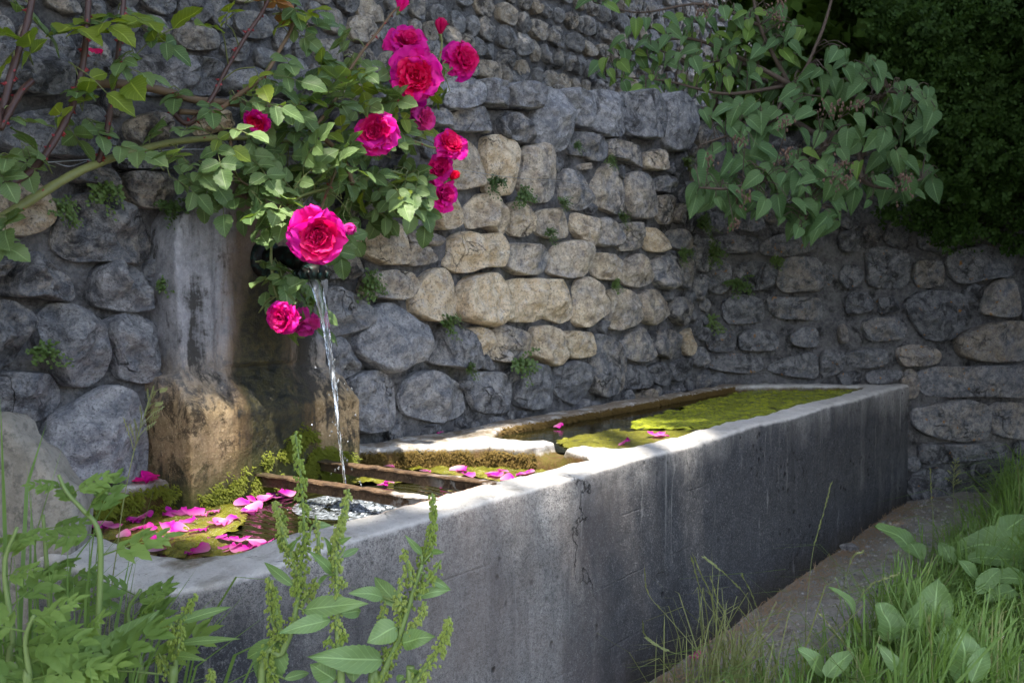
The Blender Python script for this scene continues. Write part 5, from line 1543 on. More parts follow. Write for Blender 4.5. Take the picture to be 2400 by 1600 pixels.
def lilac_leaf(px, py, gap, size, meshes):
    c = side_d(px, py, gap)
    axis = (Vector((0, 0, -1)) * rnd.uniform(.35, 1.2) + TOCAM * rnd.uniform(0, .7) + RIGHT * rnd.gauss(0, .9)).normalized()
    nrm = (Vector((0, 0, 1)) * rnd.uniform(.35, 1.0) + TOCAM * rnd.uniform(.5, 1.1) + RIGHT * rnd.gauss(0, .4)).normalized()
    s = size * rnd.choice((rnd.uniform(.45, .8), rnd.uniform(.8, 1.3), rnd.uniform(.9, 1.2)))
    p = c - axis * s * .75
    o = obj('leaf', rnd.choice(meshes), lilac)
    o.matrix_parent_inverse = Matrix.Identity(4)
    o.matrix_local = Matrix.Translation(-Vector(lilac.location)) @ frame(p, axis, nrm) @ Matrix.Scale(s, 4)
    i = int(np.argmin(np.linalg.norm(BRN - np.array(p), axis=1)))
    if (BR[i] - p).length > .01:
        TWL.tube(bez([BR[i], BR[i].lerp(p, .6) + Vector((0, 0, .03)), p], 4), [.0022] * 9, 4)
def many(txt, n, md, g0, g1, size, up):
    for q in in_poly_pts(txt, n, md):
        lilac_leaf(q[0], q[1], rnd.uniform(g0, g1), size, HU if rnd.random() < up else HL)
many('1610,440 1640,410 1720,430 1860,380 1960,390 2000,440 1960,520 1900,560 1840,540 1790,500 1700,510 1620,480', 84, 13, .55, .85, .070, .03)
many('1830,360 1960,330 2100,200 2180,210 2190,300 2170,400 2210,430 2150,470 2020,480 1960,440 1860,400', 108, 13, .45, .75, .072, .03)
many('1860,200 1960,110 2060,150 2100,200 2000,300 1900,330 1820,280', 44, 15, .35, .6, .07, .03)
many('1640,260 1760,240 1850,280 1800,330 1690,310', 20, 18, .4, .6, .085, .05)
many('1650,330 1760,310 1840,380 1740,430 1640,420', 16, 20, .5, .7, .085, .05)
obj_t = wmesh_child('twigs', TWL, [M['bark']], lilac); obj_t['kind'] = 'stuff'
def seed_heads(lst):
    for (px, py, s) in lst:
        c = side_d(px, py, .82 if py > 240 else .35); mb = MB()
        ax = (RIGHT * rnd.gauss(0, .5) + Vector((0, 0, .5)) + TOCAM * .4).normalized()
        i = int(np.argmin(np.linalg.norm(BRN - np.array(c), axis=1)))
        mb.tube(bez([BR[i], BR[i].lerp(c, .6), c, c + ax * .07 * s], 4), [.002] * 13, 4)
        for k in range(int(34 * s)):
            t = rnd.random(); w = .030 * s * (1 - .6 * t)
            q = c + ax * .075 * s * t + Vector((rnd.gauss(0, w), rnd.gauss(0, w), rnd.gauss(0, w * .8)))
            blob(mb, q, rnd.uniform(.0035, .006), 1.5, 1, 5, 3)
        wmesh_child('seed_head', mb, [M['bark'], M['seed_brown']], lilac)
seed_heads([(1938, 268, 1), (1985, 256, 0.8), (2082, 215, 0.6), (1975, 418, 1.2), (1960, 440, 0.9), (2110, 452, 1.2), (1842, 300, 0.7), (1745, 338, 0.7), (1832, 368, 0.7), (1745, 475, 0.9), (1660, 388, 0.6), (1722, 535, 0.6)])
lilac = obj('lilac_shrub', None); lilac.location = (5.45, 2.45, 1.9)  # upper part of the same lilac, split off as its own object
tag(lilac, 'looser upper part of the same lilac, lighter leaves reaching over the coping before the far wall', 'shrub', 'lilacs above the wall corner')
BR = []; TWL = MB(); root = Vector((5.45, 2.45, 1.9))
branch([root, Vector((5.3, 2.2, 2.4)), LP(1850, 200, .2), LP(1720, 130, .15), LP(1600, 90, .1), LP(1450, 130, .05)], .02, .004)
branch([LP(1850, 200, .2), LP(1700, 220, .25), LP(1560, 190, .2), LP(1420, 180, .1)], .01, .003)
branch([LP(1850, 200, .2), LP(1780, 60, .2), LP(1760, -60, .2)], .012, .006)
branch([LP(1780, 60, .2), LP(1650, 10, .15), LP(1500, 30, .1), LP(1390, 5, .05)], .009, .003)
branch([LP(1720, 130, .15), LP(1640, 150, .12), LP(1540, 120, .1), LP(1470, 160, .06)], .006, .002)
BRN = np.array([tuple(p) for p in BR])
many('1390,150 1480,60 1640,20 1850,20 1900,150 1780,250 1620,250 1500,210 1420,195', 165, 12, .05, .3, .064, .30)
many('1350,-10 1450,-30 1480,10 1380,40', 8, 16, .0, .2, .07, .4)
obj_t = wmesh_child('twigs', TWL, [M['bark']], lilac); obj_t['kind'] = 'stuff'
seed_heads([(1812, 28, 1.0), (1640, 38, 0.8), (1830, 50, 0.7)])

# ---------------------------------------------------------------- dark box hedge above the side wall
M['box_leaf'] = leafmat('box_leaf', (.018, .042, .009), (.09, .16, .025), .2, .6, 0, .1)
hedge = obj('box_hedge', None); hedge.location = (6.1, 1.4, 1.6)
tag(hedge, 'dark dense evergreen hedge with small leaves hanging over the shaded wall', 'hedge')
def sprig(mb, p, ax, L, rnd, s=.018, wr=.28):
    side = ax.orthogonal().normalized()
    n = int(L / .010)
    for k in range(n):
        a = k * 2.4 + rnd.uniform(-.4, .4)
        sd = side.copy(); sd.rotate(Matrix.Rotation(a, 3, ax))
        d = (sd + ax * .5).normalized(); q = p + ax * (L * k / n)
        w = d.cross(ax).normalized() * s * wr
        ll = s * rnd.uniform(.8, 1.2)
        mb.add([q, q + d * ll * .5 + w, q + d * ll, q + d * ll * .5 - w], [(0, 1, 2, 3)])
mb = MB()
rnd = random.Random(404)
P_h = [np.array(q, float) for q in ((1960, -60), (2040, 120), (2060, 220), (2120, 300), (2170, 420), (2080, 470), (2060, 530), (2180, 560), (2280, 590), (2420, 560), (2760, 600), (2760, -160), (1900, -160), (1880, -40))]
A = np.array(P_h); lo, hi = A.min(0), A.max(0)
cnt = 0
while cnt < 6500:
    q = (rnd.uniform(lo[0], hi[0]), rnd.uniform(lo[1], hi[1]))
    e = 60 * fbm(Vector((q[0] * .012, q[1] * .012, 3)), 3)
    if not inside((q[0] + e, q[1] + e), P_h): continue
    cnt += 1
    bulge = .22 * fbm(Vector((q[0] * .007, q[1] * .007, 7)), 3)
    gap = .22 + bulge + rnd.uniform(-.28, .12)
    p = side_d(q[0], q[1], max(.06, gap))
    ax = (RN * rnd.uniform(.4, 1) + Vector((0, 0, rnd.uniform(-.4, .9))) + RU * rnd.gauss(0, .5)).normalized()
    sprig(mb, p, ax, rnd.uniform(.06, .15), rnd, .024, .34)
# longer shoots standing out of the mass
for (a, b) in (((2060, 240), (2290, 20)), ((2130, 240), (2330, 130)), ((2280, 480), (2240, 440)), ((2180, 560), (2290, 530)), ((2200, 320), (2330, 280)), ((2300, 500), (2390, 380)), ((2060, 90), (2150, 20))):
    pa, pb = side_d(*a, .35), side_d(*b, .42)
    for k in range(26):
        t = k / 26; p = pa.lerp(pb, t) + Vector((rnd.gauss(0, .02), rnd.gauss(0, .02), rnd.gauss(0, .02)))
        sprig(mb, p, ((pb - pa).normalized() + Vector((rnd.gauss(0, .5), rnd.gauss(0, .5), rnd.gauss(0, .5)))).normalized(), .08, rnd, .03, .36)
hf = wmesh_child('foliage', mb, [M['box_leaf']], hedge, False); hf['kind'] = 'stuff'
for k in range(7):
    mb = MB(); b0 = RO + RU * (.9 + .4 * k) - RN * .25 + Vector((0, 0, 1.9 - .05 * k))
    mb.tube(bez([b0, b0 + Vector((0, 0, .35)) + RN * .15, b0 + Vector((rnd.gauss(0, .1), rnd.gauss(0, .1), .9)) + RN * .35], 5), [.016 * (1 - i / 14) + .003 for i in range(11)], 6)
    wmesh_child('stem', mb, [M['bark']], hedge)
# its far side: a solid crown behind, so that no wall shows through
mb = MB()
for _ in range(9000):
    p = RO + RU * rnd.uniform(.30, 6.0) - RN * rnd.uniform(-.05, 1.3) + Vector((0, 0, rnd.uniform(1.75, 4.3)))
    sprig(mb, p, Vector((rnd.gauss(0, 1), rnd.gauss(0, 1), rnd.gauss(.3, 1))).normalized(), .12, rnd, .085, .42)
for _ in range(2000):   # unseen hedge foliage added to darken the right-hand wall and grass
    p = Vector((rnd.uniform(3.0, 8.0), rnd.uniform(-1.2, 1.0), rnd.uniform(.6, 3.2))); px, py, f = pix(p)
    if f < 1.2 or px < 2560 or px > 5200 or (p - RO).dot(RN) < .1: continue
    sprig(mb, p, Vector((rnd.gauss(0, 1), rnd.gauss(0, 1), rnd.gauss(.3, 1))).normalized(), .12, rnd, .085, .42)
hb = wmesh_child('foliage', mb, [M['box_leaf']], hedge, False); hb['kind'] = 'stuff'

# ---------------------------------------------------------------- wall ferns
M['fern'] = leafmat('wall_fern', (.05, .095, .025), (.10, .16, .04), .25, .5)
def fern_mesh(seed):
    r = random.Random(seed); mb = MB()
    for s in range(16):
        d = Vector((r.gauss(0, .8), -r.uniform(.4, 1), r.gauss(.05, .6))).normalized()
        L = r.uniform(.5, 1.0)
        P = bez([Vector((0, 0, 0)), d * L * .55 + Vector((0, 0, .06)), d * L + Vector((0, -.05, -.22 * L))], 4)
        mb.tube(P, .008, 3, 1, False)
        for k in range(2, len(P)):
            for sgn in (-1, 1):
                q = P[k] + Vector((sgn * r.uniform(.05, .12), r.gauss(0, .03), r.gauss(0, .05)))
                vs, fs = leaf_shape(.16 * r.uniform(.7, 1.2), .13, 'ovate', 4, .1, .2, 0, k)
                mb.add(xf(vs, frame(q, Vector((sgn, r.gauss(-.2, .4), r.gauss(0, .5))), Vector((r.gauss(0, .4), -1, .6)))), fs)
    return mb.mesh('wall_fern', [M['fern'], M['stem_green']])
FM = [fern_mesh(i) for i in range(5)]
for i, (px, py, s, side, lab) in enumerate((
        (143, 487, .055, 0, 'small fern tuft beside the tan stone below the thick green cane'),
        (243, 450, .06, 0, 'small fern tuft on top of the big dark stone under the rose'),
        (400, 490, .06, 0, 'fern tuft creeping at the upper shoulder of the pillar'),
        (107, 833, .05, 0, 'tiny fern tuft between dark stones low on the shaded wall'),
        (390, 672, .045, 0, 'tiny fern tuft against the shaded side of the pillar shaft'),
        (853, 660, .085, 0, 'largest bushy fern tuft in the joint just beyond the spout'),
        (1040, 757, .07, 0, 'bright fern tuft below the tan stone with blue foot'),
        (1218, 850, .085, 0, 'upright fern frond tuft on the blue and ochre boulder low on the wall'),
        (1097, 868, .045, 0, 'small yellowish fern tuft under the dark blue stone'),
        (1435, 665, .055, 0, 'round fern tuft above the brown creviced stone'),
        (1220, 455, .07, 0, 'fern tuft at the foot of the tall tan stone'),
        (1155, 425, .06, 0, 'narrow fern tuft down the edge of the tall tan stone'),
        (1315, 473, .05, 0, 'fern tuft under the oval grey stone beside the tall tan one'),
        (1287, 550, .045, 0, 'dim fern tuft in the joint above the smooth oval stone'),
        (1347, 343, .045, 0, 'little fern tuft at the tip of the longest coping stone'),
        (1427, 377, .055, 0, 'fern tuft beside the thin flat chip of stone below the coping'),
        (1452, 510, .06, 0, 'bright fern tuft above the small rounded grey stones near the corner'),
        (1603, 385, .08, 0, 'hazy fern tuft under the last coping stone by the lilac'),
        (1612, 462, .075, 0, 'fern tuft just touching the lowest lilac leaves'),
        (1636, 527, .11, 0, 'bushy fern tuft in the wall corner, upper of two'),
        (1662, 590, .11, 0, 'bushy fern tuft in the wall corner, lower of two'),
        (1597, 592, .07, 0, 'fern tuft in the corner beneath the single ochre stone'),
        (1733, 667, .09, 1, 'fern tuft between two stones on the shaded side wall'),
        (1662, 757, .08, 1, 'fern tuft low in the wall corner above the brown moss'),
        (1815, 612, .06, 1, 'dim fern tuft above the squared brown stone of the side wall'))):
    if side: p = on_plane(px, py, RO + RN * .03, RN)
    else: p = on_y(px, py, WY - .035)
    o = obj('wall_fern', FM[i % 5]); o.location = p
    o.rotation_euler = (rnd.uniform(-.3, .3), rnd.uniform(-.5, .5), rnd.uniform(-.3, .3) - (.9 if side else 0)); o.scale = (s, s, s)
    tag(o, lab, 'fern', 'fern tufts in the wall joints')

# ---------------------------------------------------------------- unseen tree with shaped crown, and an added shrub, to shade the scene
SH = Vector((TOSUN.x / TOSUN.z, TOSUN.y / TOSUN.z))
tree = obj('shade_tree', None); tb = Vector((-3.4, -3.4, 0)); tree.location = tb
tag(tree, 'tall unseen broadleaf tree, its crown shaped to shade all around the sunlit rim', 'tree')
M['tree_leaf'] = leafmat('tree_leaf', (.05, .085, .02), (.09, .13, .03), .3, .5)
mb = MB()
mb.tube(bez([tb, tb + Vector((.1, .1, 3)), tb + Vector((.4, .3, 7)), tb + Vector((.9, 1.0, 11))], 6), [.34 - .014 * i for i in range(19)], 12)
wmesh_child('trunk', mb, [M['bark']], tree)
rnd = random.Random(55)
for k in range(12):
    mb = MB(); e = Vector((rnd.uniform(-6, 2.5), rnd.uniform(-4, 2), rnd.uniform(9.5, 12.5)))
    s = tb + Vector((.45, .35, 6.5 + .3 * k))
    mb.tube(bez([s, s.lerp(e, .5) + Vector((0, 0, .5)), e], 8), [.09 * (1 - i / 19) + .008 for i in range(17)], 7)
    wmesh_child('limb', mb, [M['bark']], tree)
def lit(gx, gy):
    """how open the crown is on the way from the sun to this spot at rim height"""
    ex = (gx - 2.25) / 1.25
    ey = (gy - 1.64) / .50
    r = math.sqrt(ex * ex + ey * ey) + .22 * fbm(Vector((gx * 1.3, gy * 1.3, 4)), 3)
    return max(r, 1.1) if gy > 2.09 else r
mb = MB()
for _ in range(26000):
    z = rnd.uniform(9.3, 12.6)
    gx, gy = rnd.uniform(-2.2, 11.0), rnd.uniform(-3.0, 5.4)
    x, y = gx + SH.x * (z - .65), gy + SH.y * (z - .65)
    r = lit(gx, gy)
    if r < .84 and rnd.random() > .012: continue  # crown gap shaped to let a sun patch through to the rim
    if r < 1.10 and rnd.random() > (r - .84) / .26: continue
    if gy > 3.0 and rnd.random() < .25: continue
    if gy < -1.0 and rnd.random() < .35: continue
    s = rnd.uniform(.12, .2)
    d = Vector((rnd.gauss(0, 1), rnd.gauss(0, 1), rnd.gauss(0, .4))).normalized()
    w = d.cross(Vector((rnd.gauss(0, .4), rnd.gauss(0, .4), 1))).normalized()
    p = Vector((x, y, z))
    mb.add([p - d * s, p + w * s * .6, p + d * s, p - w * s * .6], [(0, 1, 2, 3)])
wmesh_child('crown', mb, [M['tree_leaf']], tree, False)
bush = obj('unseen_shade_shrub', None); bb = Vector((-1.0, 2.3, 0)); bush.location = bb  # unseen, added only to shade the left side
tag(bush, 'unseen leafy shrub added to darken the left end of the wall', 'shrub')
for k in range(6):
    mb = MB(); e = Vector((rnd.uniform(-1.8, .3), rnd.uniform(1.4, 2.5), rnd.uniform(2.6, 4.2)))
    mb.tube(bez([bb + Vector((rnd.gauss(0, .1), -.2 + rnd.gauss(0, .1), 0)), bb.lerp(e, .5) + Vector((-.1, -.2, .2)), e], 6), [.03 - .0015 * i for i in range(13)], 6)
    wmesh_child('stem', mb, [M['bark']], bush)
mb = MB()
for _ in range(5500):
    x, y, z = rnd.uniform(-3.0, 2.4), rnd.uniform(.2, 3.0), rnd.uniform(.8, 4.6)
    p = Vector((x, y, z)); px, py, f = pix(p)
    if f <= 0 or (px > -240 and py > -240) or p.length < 1.3: continue
    if y < .6 - .3 * x or lit(x - SH.x * (z - .65), y - SH.y * (z - .65)) < 1.05: continue
    s = rnd.uniform(.07, .12)
    d = Vector((rnd.gauss(0, 1), rnd.gauss(0, 1), rnd.gauss(0, .6))).normalized(); w = d.cross(Vector((rnd.gauss(0, .4), rnd.gauss(0, .4), 1))).normalized()
    mb.add([p - d * s, p + w * s * .6, p + d * s, p - w * s * .6], [(0, 1, 2, 3)])
wmesh_child('crown', mb, [M['tree_leaf']], bush, False)
# ---------------------------------------------------------------- foreground plants
M['dock_leaf'] = leafmat('dock_leaf', (.15, .25, .085), (.21, .32, .13), .38, .45)
M['dock_seed'] = leafmat('dock_seed', (.26, .35, .075), (.36, .43, .13), .4, .6)
M['dock_stem'] = leafmat('dock_stem', (.12, .18, .05), (.14, .2, .06), 0, .5)
def cpx(u, v): return 560 + u / 3.733, 1180 + v / 3.733
def seed_spike(parent, pts, d, dens, wid, seed):
    """whorls of tiny three-winged fruits round a thin stalk"""
    r = random.Random(seed)
    P = bez([at_d(*p, d) for p in pts], 6)
    mb = MB(); mb.tube(P, [.0028 - .0016 * i / len(P) for i in range(len(P))], 5)
    n = len(P)
    total = sum((P[i + 1] - P[i]).length for i in range(n - 1))
    nw = int(total / .0058 * dens)
    for w in range(nw):
        t = w / nw; f = t * (n - 1); i = int(f); c = P[i].lerp(P[min(i + 1, n - 1)], f - i)
        if r.random() < .08: continue
        tap = wid * (1 - .55 * t) * r.uniform(.7, 1.15)
        for k in range(r.randint(9, 13)):
            a = r.uniform(0, 6.28); rr = tap * r.uniform(.45, 1)
            q = c + Vector((math.cos(a) * rr, math.sin(a) * rr, r.gauss(-.002, .004)))
            s = r.uniform(.0016, .0027)
            dn = Vector((math.cos(a) * .6, math.sin(a) * .6, -1)).normalized(); sd = dn.orthogonal().normalized()
            b2 = dn.cross(sd)
            mb.add([q - dn * s * 1.3, q + sd * s, q + (b2 - sd * .5) * s, q - (b2 + sd * .5) * s, q + dn * s * 1.5],
                   [(0, 1, 2), (0, 2, 3), (0, 3, 1), (4, 2, 1), (4, 3, 2), (4, 1, 3)], 1)
    return wmesh_child('seed_spike', mb, [M['dock_stem'], M['dock_seed']], parent, False)
def dock(stem, d, spikes, leaves, label, seed):
    base = at_d(*stem[0], d); base = Vector((base.x, base.y, 0))
    o = obj('dock_plant', None); o.location = base
    tag(o, label, 'dock', 'flowering docks in front of the trough')
    P = bez([base] + [at_d(*p, d) for p in stem], 6)
    mb = MB(); mb.tube(P, [.0058 - .0035 * i / len(P) for i in range(len(P))], 8)
    wmesh_child('stem', mb, [M['dock_stem']], o)
    for i, (pts, dens, wid) in enumerate(spikes):
        seed_spike(o, pts, d + random.Random(seed + i).uniform(-.01, .01), dens, wid, seed * 10 + i)
    r = random.Random(seed)
    for i, (b, t, w) in enumerate(leaves):
        a3 = at_d(*cpx(*b), d); b3 = at_d(*cpx(*t), d + r.uniform(-.06, .04))
        mb = MB(); nr = (TOCAM + Vector((0, 0, 1)) * r.uniform(.2, .7) + RIGHT * r.gauss(0, .25)).normalized()
        wpx = w / 3.733 / FPX * d
        blade_between(mb, a3, b3, wpx * 1.6, nr, r.uniform(.02, .10), r.uniform(.08, .2), 'lance', 26, .06, r.random() * 9, .04)
        # midrib and stalk back to the stem
        j = min(range(len(P)), key=lambda q: (P[q] - a3).length)
        mb.tube([P[j], P[j].lerp(a3, .5), a3], [.0016] * 3, 4, 1)
        wmesh_child('leaf', mb, [M['dock_leaf'], M['dock_stem']], o)
    return o
C = cpx
dock([(610, 1640), (660, 1530), (683, 1475), (699, 1394), (706, 1314)], 1.24,
     [([(697, 1400), (706, 1314), (713, 1240), (705, 1120), (692, 1015)], 1.0, .0125), ([(697, 1345), (683, 1300), (664, 1250), (652, 1200), (643, 1178)], .9, .009),
      ([(667, 1500), (640, 1461), (634, 1400), (630, 1350)], .9, .011), ([C(540, 900), C(620, 780), C(680, 640)], 1, .011), ([C(330, 1180), C(250, 1300), C(260, 1420), C(330, 1560)], .9, .014), ([C(370, 1150), C(330, 950), C(330, 720)], .9, .009),
      ([(683, 1470), (690, 1455), (698, 1440)], 1.2, .015), ([C(560, 760), C(520, 620)], 1.2, .015), ([C(430, 470), C(370, 250), C(410, 100)], .8, .008), ([C(700, 450), C(690, 250), C(670, 100)], .5, .006)],
     [((570, 930), (1130, 870), 115), ((330, 1180), (220, 1590), 190), ((480, 720), (220, 510), 55), ((640, 190), (815, 190), 42), ((440, 400), (520, 300), 40), ((400, 1530), (615, 1480), 55), ((330, 1190), (70, 1350), 90)],
     'tallest flowering dock with long green seed spike before the splash', 3)
dock([(800, 1640), (796, 1560), (790, 1461), (788, 1354)], 1.22,
     [([(788, 1360), (788, 1268), (800, 1225), (818, 1145)], 1.0, .0095), ([C(860, 1060), C(850, 970)], 1.3, .015), ([C(840, 780), C(900, 700), C(930, 660)], 1, .010), ([C(880, 1240), C(910, 1150), C(920, 1090)], 1, .009), ([C(850, 1250), C(780, 1200), C(800, 1150)], .9, .01), ([C(850, 480), C(900, 430), C(930, 370)], .9, .008), ([C(830, 1420), C(800, 1440)], 1, .012)],
     [((800, 1010), (340, 1135), 95), ((820, 610), (610, 410), 58), ((800, 430), (745, 290), 40), ((910, 460), (1050, 390), 42), ((825, 630), (700, 705), 70), ((840, 1545), (620, 1400), 120), ((900, 960), (1065, 940), 80), ((870, 340), (990, 285), 35)],
     'slim flowering dock in the middle of the foreground group', 8)
dock([(870, 1660), (889, 1598), (932, 1501), (962, 1408), (989, 1322)], 1.25,
     [([(962, 1408), (989, 1322), (1005, 1275), (1015, 1220), (1013, 1155)], 1.0, .011), ([(966, 1365), (955, 1320), (946, 1288)], 1, .010), ([(962, 1475), (985, 1445), (999, 1408)], .9, .008), ([(980, 1385), (1005, 1360), (1034, 1312)], .9, .009), ([(889, 1598), (915, 1540), (932, 1501), (940, 1440), (962, 1400)], 1.1, .013), ([C(1230, 1060), C(1260, 960), C(1290, 860)], .9, .008), ([C(1420, 900), C(1400, 750), C(1440, 620)], .8, .009), ([C(1290, 1340), C(1250, 1250)], .9, .010)],
     [((1410, 900), (1190, 640), 95), ((1560, 810), (1850, 755), 62), ((1620, 620), (1855, 755), 48), ((1255, 810), (960, 780), 85), ((1380, 1070), (1120, 1215), 140), ((1430, 1220), (1720, 1160), 115), ((1255, 1365), (595, 1335), 150), ((1000, 1350), (1000, 1560), 120), ((1600, 440), (1450, 270), 38), ((1690, 420), (1800, 425), 32)],
     'broad flowering dock with big leaves before the pale patch of the trough', 15)
dock([(960, 1660), (972, 1598), (1015, 1539), (1042, 1496)], 1.20,
     [([(972, 1598), (1015, 1539), (1042, 1496), (1053, 1443)], 1.2, .011)],
     [((1560, 1500), (1470, 1450), 45), ((1380, 1540), (1450, 1500), 40)],
     'single leaning dock spike farthest along the trough from its near corner', 21)
dock([(405, 1650), (410, 1596), (414, 1468)], 1.22,
     [([(412, 1500), (418, 1460), (440, 1425), (457, 1395)], 1.0, .010), ([(412, 1480), (395, 1462), (370, 1455)], 1.1, .012), ([(405, 1600), (385, 1560), (373, 1530)], 1.1, .012), ([(480, 1640), (492, 1590), (497, 1565)], 1, .009), ([(414, 1530), (420, 1500), (418, 1460)], 1, .012)],
     [((-520, 1030), (-60, 900), 60), ((-540, 1220), (20, 1180), 45), ((-560, 1340), (-280, 1370), 50), ((-1260, 1440), (-700, 930), 150), ((-560, 1050), (-660, 960), 50)],
     'low branched dock with loose seed clusters by the rounded trough corner', 27)

# feathery mugwort-like herbs, near corner
M['herb_leaf'] = leafmat('herb_leaf', (.12, .20, .05), (.20, .30, .08), .38, .5, 0, .25)
def pinnate(seed):
    r = random.Random(seed); mb = MB()
    mb.tube([(0, 0, 0), (0, .5, .04), (0, 1, -.02)], [.014, .011, .006], 5)
    for k in range(4):
        y = .26 + .19 * k
        for s in (-1, 1):
            L = (.46 - .06 * abs(k - 1.0)) * r.uniform(.8, 1.15)
            vs, fs = leaf_shape(L, L * .44, 'lance', 7, .12, r.uniform(.05, .35), .12, k)
            mb.add(xf(vs, Matrix.Translation((0, y, .02)) @ Matrix.Rotation(-s * R(r.uniform(38, 58)), 4, 'Z') @ Matrix.Rotation(r.uniform(-.2, .3), 4, 'Y')), fs)
            vs, fs = leaf_shape(L * .5, L * .2, 'lance', 5, .12, .1, .1, k)
            mb.add(xf(vs, Matrix.Translation((s * L * .3, y + L * .26, .02)) @ Matrix.Rotation(-s * R(r.uniform(5, 30)), 4, 'Z')), fs)
    vs, fs = leaf_shape(.34, .13, 'lance', 7, .1, .2, .12, 3); mb.add(xf(vs, Matrix.Translation((0, .92, 0))), fs)
    return mb.mesh('leaf', [M['herb_leaf']])
PV = [pinnate(i) for i in range(5)]
rnd = random.Random(66)
def herb(stem, d, leaves, label, size=.11):
    base = at_d(*stem[0], d); base = Vector((base.x, base.y, 0))
    o = obj('herb_plant', None); o.location = base
    tag(o, label, 'herb', 'feathery herbs by the near corner')
    P = bez([base] + [at_d(*p, d) for p in stem], 7)
    mb = MB(); mb.tube(P, [.005 - .003 * i / len(P) for i in range(len(P))], 7)
    wmesh_child('stem', mb, [M['dock_stem']], o)
    n = len(P)
    for k in range(leaves):
        i = int(n * (.42 + .57 * k / leaves)); p = P[min(i, n - 1)]
        a = k * 2.4 + rnd.uniform(-.5, .5)
        ax = (RIGHT * math.cos(a) + TOCAM * math.sin(a) * .6 + Vector((0, 0, rnd.uniform(-.1, .7)))).normalized()
        l = obj('leaf', rnd.choice(PV), o); l.matrix_parent_inverse = Matrix.Identity(4)
        s = size * rnd.uniform(.7, 1.2) * (1.15 - .5 * k / leaves)
        l.matrix_local = Matrix.Translation(-base) @ frame(p, ax, (Vector((0, 0, 1)) + TOCAM * .7 + RIGHT * rnd.gauss(0, .3)).normalized()) @ Matrix.Scale(s, 4)
herb([(230, 1640), (228, 1530), (236, 1302), (226, 1232), (195, 1195), (157, 1153), (137, 1112)], 1.22, 7, 'feathery herb with pale bent stem reaching over the trough corner', .065)
herb([(130, 1640), (124, 1530), (108, 1302), (101, 1205)], 1.25, 6, 'upright feathery herb in front of the leaning slab', .07)
herb([(20, 1660), (30, 1500), (10, 1330), (40, 1235)], 1.15, 6, 'feathery herb at the very edge of the picture under the slab', .07)
herb([(330, 1660), (330, 1560), (300, 1440), (330, 1380)], 1.28, 7, 'low feathery herb between the pale-stemmed one and the docks', .08)
herb([(60, 1700), (70, 1600), (60, 1500), (80, 1440)], 1.08, 6, 'large-leaved feathery herb lowest in the near corner', .085)
herb([(180, 1700), (190, 1620), (170, 1540), (200, 1470)], 1.10, 9, 'short feathery herb nestled in the grass of the near corner', .075)

# ---------------------------------------------------------------- grass
M['grass'] = leafmat('grass', (.10, .19, .05), (.20, .31, .09), .38, .5, 0, .25)
M['grass_dry'] = leafmat('grass_stem', (.17, .20, .07), (.23, .25, .10), .25, .6)
def blades(spots, hmin, hmax, seed, lean=.5, w=.0022):
    r = random.Random(seed); mb = MB()
    for p in spots:
        cl = fbm(p * 4.5, 2); h = r.uniform(hmin, hmax) * (1 + .8 * cl); a = r.gauss(6.28 * noise.noise(p * 2.5 + Vector((3, 1, 0))) * 1.5, 1.0); l = abs(r.gauss(0, lean)) * h
        d = Vector((math.cos(a) * l, math.sin(a) * l, 0)); s = Vector((-math.sin(a + .6), math.cos(a + .6), 0)) * w * r.uniform(.6, 1.4)
        q = [p, p + d * .18 + Vector((0, 0, h * .45)), p + d * .55 + Vector((0, 0, h * .82)), p + d + Vector((0, 0, h * (1 - .35 * min(1, l / h)))) ]
        mb.add([q[0] - s, q[0] + s, q[1] + s, q[1] - s, q[2] + s * .7, q[2] - s * .7, q[3]], [(0, 1, 2, 3), (3, 2, 4, 5), (5, 4, 6)])
    return mb
spots = []
rnd = random.Random(12)
while len(spots) < 11000:
    x, y = rnd.uniform(1.6, 6.3), rnd.uniform(-1.4, 1.16)
    p = Vector((x, y, gz(x, y)))
    px, py, f = pix(p)
    if f < .8 or not (1380 < px < 2560) or py > 2300: continue
    edge = .90 + .08 * fbm(Vector((x * 1.6, 2, 0)), 3) - .02 * (x - 3)
    side = (p - RO).dot(RN)
    if side < .06: continue
    if y > edge + rnd.gauss(0, .03): continue
    if fbm(Vector((x * 3, y * 3, 0)), 3) < -.25 and rnd.random() < .6: continue
    p.z -= max(0, .10 - (edge - y) * .5) if y > edge - .2 else 0
    spots.append(p)
grass = obj('grass', blades(spots, .05, .27, 4, .75, .0026).mesh('grass', [M['grass']], False))
tag(grass, 'long green grass along the path beside the trough', 'grass', None, 'stuff')
dead = obj('dead_grass', blades(spots[::9], .05, .24, 44, 1.1, .0020).mesh('dead_grass', [M['grass_dry']], False))
tag(dead, 'bent dry stalks tangled in the grass beside the path', 'grass', None, 'stuff')
spots = []
while len(spots) < 1000:
    px = rnd.uniform(-60, 250) if rnd.random() < .86 else rnd.uniform(200, 460); d = rnd.uniform(1.0, 1.75)
    p = at_d(px, 1600, d); p = Vector((p.x, p.y, 0))
    if p.y > 1.24 and p.x > .78: continue
    spots.append(p)
gl = obj('grass', blades(spots, .42, .80, 6, .22, .0030).mesh('grass', [M['grass']], False))
tag(gl, 'tall upright grass growing at the near corner of the trough', 'grass', None, 'stuff')

